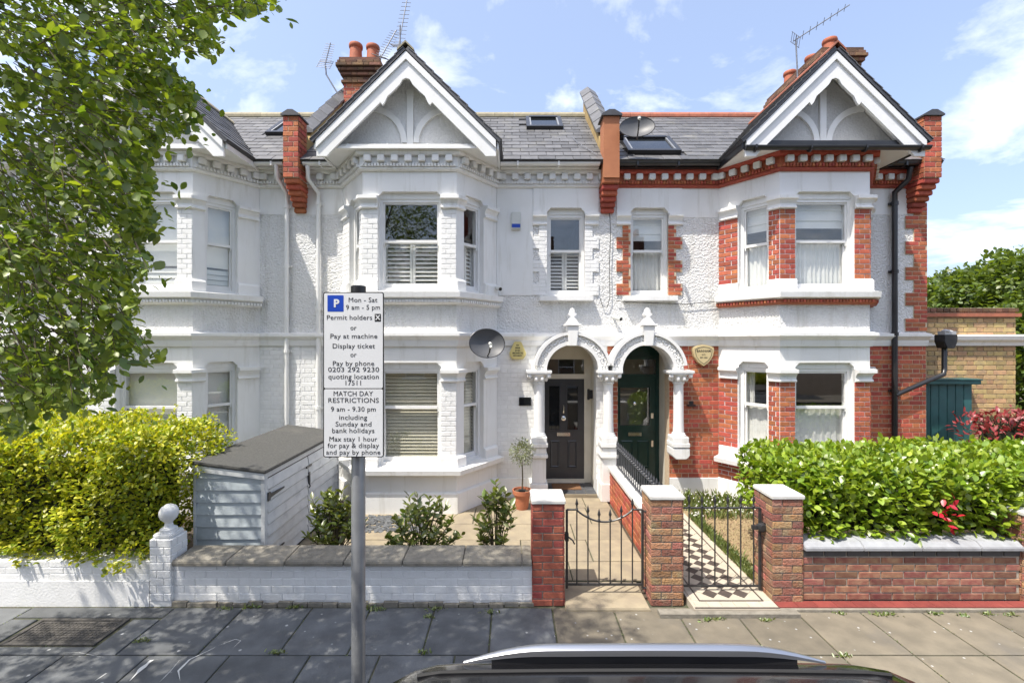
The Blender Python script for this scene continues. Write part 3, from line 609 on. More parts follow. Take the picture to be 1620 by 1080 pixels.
def gable(root, c, red, hwx=1.39):
    Y0 = 7.05; g_ap, g_ft = 7.30, 5.92
    fr = Fr((c, Y0), (c + 1, Y0))
    sl = (g_ap - g_ft) / hwx
    # roof slopes
    main = lambda z: 7.8 + (z - 5.92) / .84
    rf = None
    m = MB()
    for s in (-1, 1):
        ex = c + s * (hwx + .05); ez = g_ft - .05 * sl
        pts = [(ex, Y0 - .04, ez), (c, Y0 - .04, g_ap), (c, main(g_ap) + .05, g_ap), (ex, main(ez) + .3, ez)]
        up = Vector((s * sl, 0, 1)).normalized() * .05
        m.add([Vector(p) for p in pts] + [Vector(p) + up for p in pts], [(0, 1, 2, 3), (7, 6, 5, 4), (0, 4, 5, 1), (1, 5, 6, 2), (2, 6, 7, 3), (3, 7, 4, 0)])
    rf = m.build('gable_roof', 'slatedark', root)
    m = MB()
    for s in (-1, 1):
        n = 11; up = Vector((s * sl, 0, 1)).normalized()
        for i in range(n):
            t0, t1 = i / n, (i + 1.1) / n
            x0, x1 = c + s * (hwx + .05) * (1 - t0), c + s * (hwx + .05) * (1 - min(t1, 1)); z0 = g_ft - .05 * sl + (g_ap - g_ft + .05 * sl) * t0; z1 = g_ft - .05 * sl + (g_ap - g_ft + .05 * sl) * min(t1, 1)
            y = Y0 - .05
            ye = main(z0) + .1; k = 0
            while y < ye:
                y2 = min(y + .25, ye); q0 = .068 + R.uniform(-.003, .003); q1 = .054
                a = [Vector((x0, y, z0)) + up * q0, Vector((x0, y2 - .004, z0)) + up * q0, Vector((x1, y2 - .004, z1)) + up * q1, Vector((x1, y, z1)) + up * q1]
                b = [v - up * .012 for v in a]
                m.add(a + b, [(0, 1, 2, 3), (0, 4, 5, 1), (0, 3, 7, 4), (1, 5, 6, 2)]); y = y2 - (0.125 if k == 0 and i % 2 else 0); k += 1
    m.build('gable_slates', 'slate', rf, recalc=False, kind='stuff')
    yy = Y0 - .06; 
    while yy < main(g_ap) - .1:
        m = MB(); m.xprism([(yy, 0), (yy + .44, 0), (yy + .44, .03), (yy, .03)], -.13, 0)
        m = MB(); A = .13
        for s in (-1, 1):
            m.add([(c, yy, g_ap + .13), (c + s * A, yy, g_ap + .13 - A * sl), (c + s * A, yy + .44, g_ap + .13 - A * sl), (c, yy + .44, g_ap + .13),
                   (c, yy, g_ap + .10), (c + s * A, yy, g_ap + .10 - A * sl), (c + s * A, yy + .44, g_ap + .10 - A * sl), (c, yy + .44, g_ap + .10)],
                  [(0, 1, 2, 3), (7, 6, 5, 4), (0, 4, 5, 1), (1, 5, 6, 2), (3, 2, 6, 7)])
        m.build('ridge_tile', 'redridge' if red else 'ridge', rf, recalc=False); yy += .447
    # bargeboards
    for s in (-1, 1):
        pl = [(s * hwx, g_ft - .02), (s * hwx, 5.67), (s * (hwx - .16), 5.67), (s * (hwx - .20), 5.72), (s * .40, 6.505), (s * .37, 6.46), (s * .335, 6.50), (s * .29, 6.60), (s * .20, 6.68), (s * .10, 6.78), (s * .055, 6.86), (0, 6.88), (0, g_ap - .02)]
        m = MB(); m.prism(fr, pl, -.04, 0.0)
        bb = m.build('bargeboard', 'white2', root)
        m = MB(); m.prism(fr, [(s * hwx, g_ft - .01), (s * hwx, g_ft - .13), (0, g_ap - .14), (0, g_ap - .02)], .001, .03); m.build('moulding', 'white2', bb)
        # sloping soffit behind the board
        m = MB(); m.add([fr.p(s * (hwx - .05), -.041, 5.86 - .0), fr.p(0, -.041, g_ap - .07), fr.p(0, -.35, g_ap - .07), fr.p(s * (hwx - .05), -.35, 5.86)], [(0, 1, 2, 3)]); m.build('gable_soffit', 'white2', root, recalc=False)
    # tympanum
    ft = Fr((c, 7.36), (c + 1, 7.36))
    m = MB(); m.prism(ft, [(-hwx + .08, 5.86), (hwx - .08, 5.86), (0, g_ap - .1)], -.1, 0); ty = m.build('gable_panel', 'gablegrey' if red else 'gablerender', root)
    m = MB(); m.fbox(ft, -.05, .05, -.01, .04, 5.93, 6.85); m.build('gable_post', 'white2', ty)
    for s in (-1, 1):
        o_, i_ = [], []
        for k in range(11):
            t = k / 10; th = math.radians(90 * t); 
            o_.append((s * (.05 + .62 * (1 - math.cos(th))), 6.0 + .60 * math.sin(th)))
            i_.append((s * (.05 + .09 + .53 * (1 - math.cos(th))), 6.0 + .505 * math.sin(th)))
        o_[-1] = (s * .68, 6.60); m = MB()
        for k in range(10): m.prism(ft, [o_[k], o_[k + 1], i_[k + 1], i_[k]], -.01, .035)
        m.build('curved_brace', 'white2', ty)
    m = MB(); m.box(c - hwx - .01, c + hwx + .01, 7.095, 8.0, 5.81, 5.845); m.build('soffit', 'white2', root)
    for s in (-1, 1): m = MB(); m.box(c + s * (hwx + .03) - .015, c + s * (hwx + .03) + .015, 7.07, 7.95, 5.79, 5.895); m.build('eaves_board', 'blackpl' if red else 'white2', root)
    # gutter along the foot of the gable
    x0, x1 = c - hwx + .30, c + hwx - .30
    gm_ = 'blackpl' if red else 'white2'
    if red: x0, x1 = c - hwx - .02, c + hwx + .05
    m = MB(); yg = 7.03 if red else 7.19; zg = 5.86 if not red else 5.78
    prof = [(yg + .055 * math.cos(math.radians(t)), zg + .03 + .055 * math.sin(math.radians(t))) for t in range(180, 361, 20)] + [(yg + .05, zg + .035), (yg - .05, zg + .035)]
    m.xprism(prof, x0, x1); gt = m.build('gable_gutter', gm_, root)
    m = MB(); m.box(x0 + .01, x1 - .01, yg + .06, yg + .085, 5.80 if red else 5.846, 5.93); m.build('fascia_board', gm_ if red else 'white2', gt)
    for k in range(4):
        x = x0 + .15 + k * (x1 - x0 - .3) / 3; m = MB(); m.xprism([(yg - .062, zg - .01), (yg - .05, zg - .04), (yg, zg - .06), (yg + .06, zg - .03), (yg + .06, zg + .04), (yg - .062, zg + .04)], x - .012, x + .012); m.build('gutter_bracket', gm_, gt)

def parapet(root, xc, w, front, brickmat):
    """party wall rising above the roof, with a pier at the eaves and corbels below"""
    x0, x1 = xc - w / 2, xc + w / 2
    sl = .84; rz = lambda y: 5.92 + (y - 7.8) * sl
    m = MB(); m.xprism([(8.02, 5.7), (8.02, 6.52), (8.16, 6.40), (8.32, rz(8.32) + .33), (9.87, rz(9.87) + .42), (10.0, rz(9.87) + .42), (10.0, 5.7)], x0 + .02, x1 - .02)
    pw = m.build('parapet_wall', 'yelrender', root)
    yy = 8.20
    while yy < 9.9:
        y2 = yy + .34; a = math.atan(sl + .05)
        zc = lambda y: max(rz(y) + .335 + (y - 8.32) * .058, 6.4)
        m = MB()
        for s in (-1, 1):
            m.add([(xc, yy, zc(yy) + .15), (xc + s * (w / 2 + .03), yy, zc(yy) + .03), (xc + s * (w / 2 + .03), y2, zc(y2) + .01), (xc, y2, zc(y2) + .13),
                   (xc, yy, zc(yy) - .02), (xc + s * (w / 2 + .03), yy, zc(yy) - .02), (xc + s * (w / 2 + .03), y2, zc(y2) - .02), (xc, y2, zc(y2) - .02)],
                  [(0, 1, 2, 3), (0, 4, 5, 1), (1, 5, 6, 2), (3, 2, 6, 7)])
        m.build('coping_stone', 'slate', pw, recalc=False); yy = y2 - .01
    # pier
    m = MB(); m.box(x0 + .01, x1 - .01, 7.72, 8.02, 5.58, 6.62); pr = m.build('pier', front if front == 'render' else 'redmortar', root)
    m = MB()
    fw_ = Fr((xc, 7.69), (xc + 1, 7.69)); hw = w / 2 + .028
    m.prism(fw_, [(-hw, 6.62), (hw, 6.62), (hw, 6.645), (w * .16, 6.72), (-w * .16, 6.72), (-hw, 6.645)], -.36, .01); m.build('pier_cap', 'slatedark', pr)
    fr = Fr((x0, 7.72), (x1, 7.72))
    if front != 'render':
        BR.rect(fr, 0.0, w, 5.58, 6.62, pr, brickmat, g=.088, bond='pier')
        for e0, e1 in (((x1, 7.72), (x1, 8.02)), ((x0, 8.02), (x0, 7.72))):
            f2 = Fr(e0, e1); BR.rect(f2, 0, .3, 5.58, 6.62, pr, brickmat, g=.088, bond='pier')
    # corbel courses below
    for k in range(6):
        z1 = 5.58 - k * .085; dd = .36 - k * .058
        m = MB(); m.box(x0 + .006 * k, x1 - .006 * k, 8.1 - dd, 8.12, z1 - .083, z1 - .002); m.build('corbel_course', 'redbrick' if True else 'white', pr, bevel=.012)

def slated_roof(root, xl, xr, gc, sky_, red, ridge_hw=1.44):
    ang = math.atan(.84); ca, sa = math.cos(ang), math.sin(ang)
    Ls = (9.87 - 7.76) / ca
    P = lambda x, s, h: Vector((x, 7.76 + s * ca - h * sa, 5.886 + s * sa + h * ca))
    m = MB(); m.add([P(xl, 0, -.06), P(xr, 0, -.06), P(xr, Ls, -.06), P(xl, Ls, -.06), P(xl, 0, 0), P(xr, 0, 0), P(xr, Ls, 0), P(xl, Ls, 0)],
                    [(3, 2, 1, 0), (4, 5, 6, 7), (0, 1, 5, 4), (1, 2, 6, 5), (2, 3, 7, 6), (3, 0, 4, 7)])
    b0 = 5.886 + Ls * sa
    m.add([(xl, 9.87, b0 - .05), (xr, 9.87, b0 - .05), (xr, 13.2, 5.6), (xl, 13.2, 5.6)], [(0, 1, 2, 3)])
    rf = m.build('roof', 'slatedark', root)
    n = 14; ex = Ls / n; lst = []
    rot = Matrix(((1, 0, 0, 0), (0, ca, -sa, 0), (0, sa, ca, 0), (0, 0, 0, 1)))
    for r in range(n):
        x = xl - (r % 2) * .15
        while x < xr:
            x0, x1 = max(x, xl), min(x + .30, xr); x += .30
            if x1 - x0 < .03: continue
            mid = (x0 + x1) / 2; zc = P(mid, r * ex, 0).z; s = (r + .5) * ex
            if 7.30 - .99 * abs(mid - gc) > P(mid, (r + 1) * ex, 0).z + .02: continue
            if sky_ and sky_[0] - .02 < mid < sky_[1] + .02 and sky_[2] < s < sky_[3]: continue
            t = Matrix.Translation(P(mid, (r + .52) * ex + R.gauss(0, .004), .012 + R.uniform(0, .004))) @ rot @ Matrix.Rotation(R.gauss(0, .012), 4, 'Z') @ Matrix.Rotation(math.radians(-2.6), 4, 'X') @ Matrix.Diagonal((x1 - x0 - .006, ex * 1.12, .012, 1))
            lst.append(t)
    vis = [t for t in lst if abs(PXI(t.translation)) < 820]
    R.shuffle(vis); vis.sort(key=lambda t: t.translation.y)
    keep = vis[:300]; ks = set(id(t) for t in keep)
    for t in keep: slab('slate', 'slate', rf, 0, 0, 0, 0, 0, 0, mw=t @ Matrix.Translation((0, 0, -.5)))
    m = MB()
    for t in lst:
        if id(t) not in ks: m.add([t @ Matrix.Translation((0, 0, -.5)) @ Vector(v) for v in SL[0]], SL[1])
    if m.v: m.build('slatework', 'slate', rf, recalc=False, kind='stuff')
    x = xl + .02
    while x < xr:
        x1 = min(x + .42, xr)
        m = MB(); m.tube([(x, 9.87, b0 + .0), (x1 - .004, 9.87, b0 + .0)], .10, 12); m.build('ridge_tile', 'redridge' if red else 'ridge', rf)
        m = MB(); m.tube([(x1 - .03, 9.87, b0), (x1 + .004, 9.87, b0)], .108, 12); x = x1
    if sky_:
        u0, u1, s0, s1 = sky_
        m = MB()
        def pb(a, b, c, d_, h0, h1):
            q = [P(a, c, h0), P(b, c, h0), P(b, d_, h0), P(a, d_, h0), P(a, c, h1), P(b, c, h1), P(b, d_, h1), P(a, d_, h1)]
            m.add(q, [(3, 2, 1, 0), (4, 5, 6, 7), (0, 1, 5, 4), (1, 2, 6, 5), (2, 3, 7, 6), (3, 0, 4, 7)])
        pb(u0, u0 + .07, s0, s1, 0, .09); pb(u1 - .07, u1, s0, s1, 0, .09); pb(u0 + .07, u1 - .07, s0, s0 + .08, 0, .09); pb(u0 + .07, u1 - .07, s1 - .08, s1, 0, .10)
        sk = m.build('skylight', 'blackpl', root)
        m = MB(); pb(u0 + .071, u1 - .071, s0 + .081, s1 - .081, .05, .06); m.build('pane', 'darkglass', sk)
        m = MB(); pb(u0 + .07, u0 + .10, s0 + .081, s1 - .081, .061, .085); pb(u1 - .10, u1 - .07, s0 + .081, s1 - .081, .061, .085); m.build('trim', 'galv', sk)
    return rf
def PXI(v): return v.x / v.y * FPX

def eaves(root, path, x_ends, red):
    # frieze mouldings: bead band, dentil blocks, top band
    c1m, c2m = ('redbrick', 'redbrick') if red else ('white', 'white')
    m = MB(); m.sweep(path, [(-.02, 5.52), (.035, 5.52), (.06, 5.545), (.06, 5.565), (.05, 5.575), (-.02, 5.575)]); co = m.build('cornice', c1m, root)
    m = MB(); m.sweep(path, [(-.02, 5.576), (.06, 5.576), (.06, 5.63), (-.02, 5.63)]); m.build('bead_band', c1m, co)
    m = MB(); m.sweep(path, [(-.02, 5.631), (.05, 5.631), (.05, 5.745), (-.02, 5.745)]); m.build('dentil_band', c1m, co)
    m = MB(); m.sweep(path, [(-.02, 5.746), (.11, 5.746), (.13, 5.77), (.13, 5.808), (-.02, 5.808)]); m.build('crown_band', c1m, co)
    eg = MB()
    for i in range(len(path) - 1):
        f = Fr(path[i], path[i + 1]); n = int(f.L / .05)
        for k in range(n):
            u = (k + .5) * f.L / n; eg.fbox(f, u - .015, u + .015, .058, .092, 5.578, 5.624)
        n = max(2, round(f.L / .215))
        for k in range(n):
            u = (k + .5) * f.L / n
            m = MB(); m.fbox(f, u - .055, u + .055, .049, .135, 5.642, 5.743); m.build('dentil', 'white', co, bevel=.008)
    eg.build('bead_moulding', c1m, co, recalc=False, kind='stuff')
    # gutter over the straight facade parts
    gm_ = 'blackpl' if red else 'white2'
    for x0, x1 in x_ends:
        if x1 - x0 < .1: continue
        m = MB(); yg, zg = 7.83, 5.845
        prof = [(yg + .055 * math.cos(math.radians(t)), zg + .03 + .055 * math.sin(math.radians(t))) for t in range(180, 361, 20)] + [(yg + .05, zg + .035), (yg - .05, zg + .035)]
        m.xprism(prof, x0, x1); gt = m.build('gutter', gm_, root)
        m = MB(); m.box(x0, x1, 7.89, 7.96, 5.809, 5.90); m.box(x0, x1, 7.96, 8.1, 5.809, 5.83); m.build('fascia', gm_, gt)
        for k in range(max(1, int((x1 - x0) / .7))):
            x = x0 + .3 + k * .7
            if x < x1: m = MB(); m.box(x - .015, x + .015, yg - .064, yg + .06, zg - .035, zg + .045); m.build('bracket', gm_, gt)

def column(root, x, zb, free=True, d0=7.93):
    """arcade column: shaft, carved capital, moulded base"""
    cy = d0
    m = MB(); m.lathe((x, cy, 0), [(.095, 1.22), (.088, 1.4), (.082, 2.08)], 18); cl = m.build('column', 'white', root, smooth=True)
    m = MB(); m.lathe((x, cy, 0), [(.082, 2.06), (.10, 2.07), (.10, 2.09), (.085, 2.10), (.095, 2.13), (.13, 2.19), (.17, 2.235)], 18)
    m.box(x - .20, x + .20, cy - .16, cy + .18, 2.235, 2.262); m.box(x - .215, x + .215, cy - .175, cy + .18, 2.262, 2.30)
    for a in range(8):
        th = a / 8 * 6.283 + .39; r = .135
        m.ball((x + r * math.cos(th), cy + r * math.sin(th), 2.155), .035, 6, (1, 1, 1.5))
    for sx in (-1, 1): m.ball((x + sx * .165, cy - .12, 2.205), .042, 8)
    m.build('capital', 'white', cl, smooth=True)
    m = MB(); m.lathe((x, cy, 0), [(.12, 1.16), (.125, 1.175), (.12, 1.195), (.10, 1.2), (.105, 1.225), (.095, 1.23)], 18)
    m.box(x - .135, x + .135, cy - .135, cy + .17, 1.06, 1.16); m.box(x - .15, x + .15, cy - .15, cy + .17, .98, 1.06)
    if free: m.box(x - .125, x + .125, cy - .125, cy + .17, .86, .98); m.box(x - .15, x + .15, cy - .15, cy + .17, .80, .86)
    else: m.prism(Fr((x, cy - .14), (x + 1, cy - .14)), [(-.15, .97), (-.15, .84), (-.09, .78), (.09, .78), (.15, .84), (.15, .97)], -.3, 0)
    m.build('base', 'white', cl, bevel=.012)
    if free:
        m = MB(); m.box(x - .12, x + .12, cy - .11, cy + .17, .36, .80); m.box(x - .15, x + .15, cy - .135, cy + .17, GZ, .36); m.build('pedestal', 'white', cl, bevel=.01)
    else:
        pass
def arch(root, x, red):
    r0, r1, zc = .455, .665, 2.30
    fr = Fr((x, 7.80), (x + 1, 7.80)); n = 28
    def ring(ra, rb, d0, d1, nm, mat, par, a0=0, a1=180):
        m = MB()
        for k in range(n):
            t0, t1 = math.radians(a0 + (a1 - a0) * k / n), math.radians(a0 + (a1 - a0) * (k + 1) / n)
            m.prism(fr, [(ra * math.cos(t0), zc + ra * math.sin(t0)), (rb * math.cos(t0), zc + rb * math.sin(t0)), (rb * math.cos(t1), zc + rb * math.sin(t1)), (ra * math.cos(t1), zc + ra * math.sin(t1))], d0, d1)
        return m.build(nm, mat, par)
    ar = ring(r0, r1 - .05, -.36, -.02, 'porch_arch', 'white', root)
    ring(r1 - .05, r1, -.32, .03, 'hood_mould', 'white', ar, 8, 172); ring(r0 - .012, r0 + .05, -.3, .0, 'inner_bead', 'white', ar)
    cv = MB()
    rm = (r0 + r1) / 2 + .0
    for k in range(13):
        th = math.radians(9 + k * 13.5)
        if abs(math.degrees(th) - 90) < 9: continue
        cxx, czz = x + rm * math.cos(th), zc + rm * math.sin(th)
        cv.ball((cxx, 7.815, czz), .032, 7, (1, .7, 1))
        for q in range(6):
            al = th + q / 6 * 6.283; cv.ball((cxx + .05 * math.cos(al), 7.815, czz + .05 * math.sin(al)), .024, 6, (1, .6, 1))
        th2 = th + math.radians(6.7); cv.ball((x + (rm + .03) * math.cos(th2), 7.815, zc + (rm + .03) * math.sin(th2)), .02, 6, (1.3, .6, 1.3)); cv.ball((x + (rm - .03) * math.cos(th2), 7.815, zc + (rm - .03) * math.sin(th2)), .018, 6, (1.2, .6, 1.2))
    cv.build('carved_foliage', 'white', ar, smooth=True, recalc=False, kind='stuff')
    m = MB(); m.prism(fr, [(-.07, zc + r0 - .03), (.07, zc + r0 - .03), (.10, zc + r1 + .10), (-.10, zc + r1 + .10)], -.3, .045)
    ks = m.build('keystone', 'white', ar, bevel=.008)
    m = MB(); m.fbox(fr, -.15, .15, -.2, .07, zc + r1 + .10, zc + r1 + .135)
    z = zc + r1 + .135
    hp = [(.125, 0), (.10, .03), (.055, .09), (.035, .125), (.05, .135), (.085, .165), (.05, .185), (.045, .20), (.04, .235), (.02, .27), (0, .285)]
    m.prism(fr, [(u, z + q) for u, q in hp] + [(-u, z + q) for u, q in reversed(hp[:-1])], -.14, -.02); m.build('finial', 'white', ks, bevel=.008)
    # masonry above the semicircle, inside the rectangular wall opening
    for s in (-1, 1):
        pl = [(s * .46, zc), (s * .46, 2.78)] + [(0, 2.78)] + [(s * .458 * math.sin(math.radians(t)), zc + .458 * math.cos(math.radians(t))) for t in range(0, 91, 9)]
        m = MB(); fz = Fr((x, YF), (x + 1, YF)); m.prism(fz, pl, -.24, -.004); m.build('spandrel', 'white', ar)

def porch_inside(root, x, doorc, brickside):
    YD = 8.66; st = .19
    m = MB()
    m.box(x - .56, x - .46, 8.351, YD + .08, GZ, 2.85); m.box(x + .46, x + .56, 8.351, YD + .08, GZ, 2.85); m.box(x - .46, x + .46, 8.351, YD + .08, 2.79, 2.85)
    pi = m.build('porch_lining', 'cream', root)
    m = MB(); m.box(x - .459, x + .459, 8.0, YD + .08, GZ - .03, GZ + .06); ps = m.build('porch_step', 'york', root)
    tw = .918 / 5
    for i in range(5):
        for j in range(4): slab('porch_tile', 'tilegrey', ps, x - .459 + i * tw + .003, x - .459 + (i + 1) * tw - .003, 8.03 + j * .152 + .003, 8.03 + (j + 1) * .152 - .003, GZ + .06, GZ + .072)
    w0, w1 = -.40, .40
    if doorc == 'doorgrey': w0, w1 = -.455, .335
    fr = Fr((x, YD), (x + 1, YD)); zt = 2.09; zb = st
    fm = 'doorgreen' if doorc == 'doorgreen' else ('cream' if doorc == 'doorgrey' else doorc)
    m = MB(); F = m.fbox
    F(fr, -.46, w0, -.06, .0, GZ + .07, 2.8); F(fr, w1, .46, -.06, .0, GZ + .07, 2.8); F(fr, w0, w1, -.06, .0, zt, zt + .09); F(fr, w0, w1, -.06, .0, 2.46, 2.8); F(fr, w0, w1, -.05, .03, GZ + .07, zb - .012)
    F(fr, w0, w1, -.055, .035, zb - .012, zb)
    dfm = m.build('door_frame', fm, root)
    m = MB(); F = m.fbox; F(fr, w0, w1, -.03, -.025, zt + .09, 2.46); m.build('fanlight_pane', 'glass', dfm)
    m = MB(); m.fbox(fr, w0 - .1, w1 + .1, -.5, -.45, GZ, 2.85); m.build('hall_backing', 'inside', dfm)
    if doorc == 'doorgrey':
        mid = (w0 + w1) / 2; gl = [(mid - .275, mid - .075, 1.12, 1.95), (mid + .075, mid + .275, 1.12, 1.95)]; pn = [(mid - .255, mid - .075, .40, .92), (mid + .075, mid + .255, .40, .92)]
    else:
        mid = (w0 + w1) / 2; gl = [(mid - .28, mid + .28, 1.20, 1.92)]; pn = [(mid - .27, mid - .04, .40, .92), (mid + .04, mid + .27, .40, .92)]
    m = MB(); wall_grid(m, Fr((x, YD + .01), (x + 1, YD + .01)), w0 + .003, w1 - .003, zb, zt - .003, [(a, b, c, d_) for a, b, c, d_ in gl], .045)
    dr = m.build('door', doorc, root, recalc=False)
    fd = Fr((x, YD + .01), (x + 1, YD + .01))
    for a, b, c, d_ in gl:
        m = MB(); m.fbox(fd, a, b, -.028, -.022, c, d_); m.build('door_pane', 'glass' if doorc != 'doorgrey' else 'darkglass', dr)
        m = MB(); F = m.fbox; e = .018
        F(fd, a - e, a, .0, .012, c - e, d_ + e); F(fd, b, b + e, .0, .012, c - e, d_ + e); F(fd, a, b, .0, .012, c - e, c); F(fd, a, b, .0, .012, d_, d_ + e); m.build('glazing_bead', doorc, dr)
    for a, b, c, d_ in pn:
        m = MB(); e = .02
        m.add([fd.p(a, .001, c), fd.p(b, .001, c), fd.p(b, .001, d_), fd.p(a, .001, d_), fd.p(a + e, .014, c + e), fd.p(b - e, .014, c + e), fd.p(b - e, .014, d_ - e), fd.p(a + e, .014, d_ - e),
               fd.p(a + 2 * e, .003, c + 2 * e), fd.p(b - 2 * e, .003, c + 2 * e), fd.p(b - 2 * e, .003, d_ - 2 * e), fd.p(a + 2 * e, .003, d_ - 2 * e)],
              [(0, 1, 5, 4), (1, 2, 6, 5), (2, 3, 7, 6), (3, 0, 4, 7), (4, 5, 9, 8), (5, 6, 10, 9), (6, 7, 11, 10), (7, 4, 8, 11), (8, 9, 10, 11)])
        m.build('door_panel', doorc, dr)
    m = MB(); m.fbox(fd, mid - .125, mid + .125, .002, .014, 1.005, 1.07); m.fbox(fd, mid - .10, mid + .10, .014, .02, 1.02, 1.055); m.build('letterbox', 'chrome', dr, bevel=.004)
    if doorc == 'doorgrey':
        m = MB(); m.lathe(fd.p(mid, 0, 1.34), [(.045, .002), (.045, .008), (.03, .012), (.012, .016), (.012, .035), (.036, .045), (.036, .06), (.01, .068)], 16, (0, -1, 0)); m.build('door_knob', 'chrome', dr, smooth=True)
        m = MB(); m.tube([fd.p(mid, .004, 1.58), fd.p(mid, .03, 1.57), fd.p(mid, .034, 1.5), fd.p(mid, .01, 1.45)], [.02, .014, .012, .02], 8); m.build('knocker', 'chrome', dr, smooth=True)
        m = MB(); m.box(x - .30, x + .22, 8.22, 8.55, GZ + .073, GZ + .088); tag(m.build('doormat', 'mat'), 'brown coir doormat in front of the dark grey door', 'doormat')
    else:
        m = MB(); m.lathe(fd.p(mid, 0, 1.62), [(.03, .002), (.03, .01), (.01, .02)], 12, (0, -1, 0)); m.build('door_viewer', 'chrome', dr, smooth=True)
        m = MB(); m.fbox(fd, w1 - .10, w1 - .05, .002, .03, 1.34, 1.44); m.fbox(fd, w1 - .095, w1 - .055, .002, .025, .80, .92); m.build('door_lock', 'chrome', dr, bevel=.006)

def chimney(root, x0, x1, y0, y1, zb, zt, pots, leanmat='redbrick'):
    m = MB(); m.box(x0, x1, y0, y1, zb, zt - .52); ck = m.build('chimney', 'redmortar', root)
    zc = zt - .52
    for a, b in (((x0, y0), (x1, y0)), ((x1, y0), (x1, y1)), ((x0, y1), (x0, y0))):
        f = Fr(a, b); BR.rect(f, 0, f.L, zb, zc, ck, leanmat, g=.08)
    for k, (e, hh) in enumerate([(.04, .07), (.0, .08), (.05, .08), (.09, .08), (.13, .08), (.10, .07)]):
        f0 = (x0 - e, x1 + e, y0 - e, y1 + e); m = MB(); m.box(*f0, zc, zc + hh - .008)
        m.build('corbel_course', 'soot', ck)
        for a, b in (((f0[0], f0[2]), (f0[1], f0[2])), ((f0[1], f0[2]), (f0[1], f0[3])), ((f0[0], f0[3]), (f0[0], f0[2]))):
            f = Fr(a, b); BR.rect(f, 0, f.L, zc, zc + hh - .008, ck, 'soot', g=hh, phase=k, pr=.012)
        zc += hh
    m = MB(); m.zprism([(x0 - .08, y0 - .08), (x1 + .08, y0 - .08), (x1 + .08, y1 + .08), (x0 - .08, y1 + .08)], zc - .005, zc + .06); m.build('flaunching', 'soot', ck)
    for px_, py_ in pots:
        m = MB(); m.lathe((px_, py_, zc + .03), [(.15, 0), (.13, .30), (.125, .40), (.145, .42), (.15, .47), (.14, .50), (.11, .50), (.105, .36)], 18); m.build('chimney_pot', 'pot', ck, smooth=True)

def downpipe(root, pts, mat, r=.036, clips=()):
    m = MB(); m.tube(pts, r, 10); dp = m.build('downpipe', mat, root, smooth=True)
    for x, y, z in clips:
        m = MB(); m.tube([(x, y, z), (x, y, z + .06)], r + .012, 10); m.box(x - .07, x + .07, y + .02, y + .06, z + .01, z + .05); m.build('pipe_collar', mat, dp)

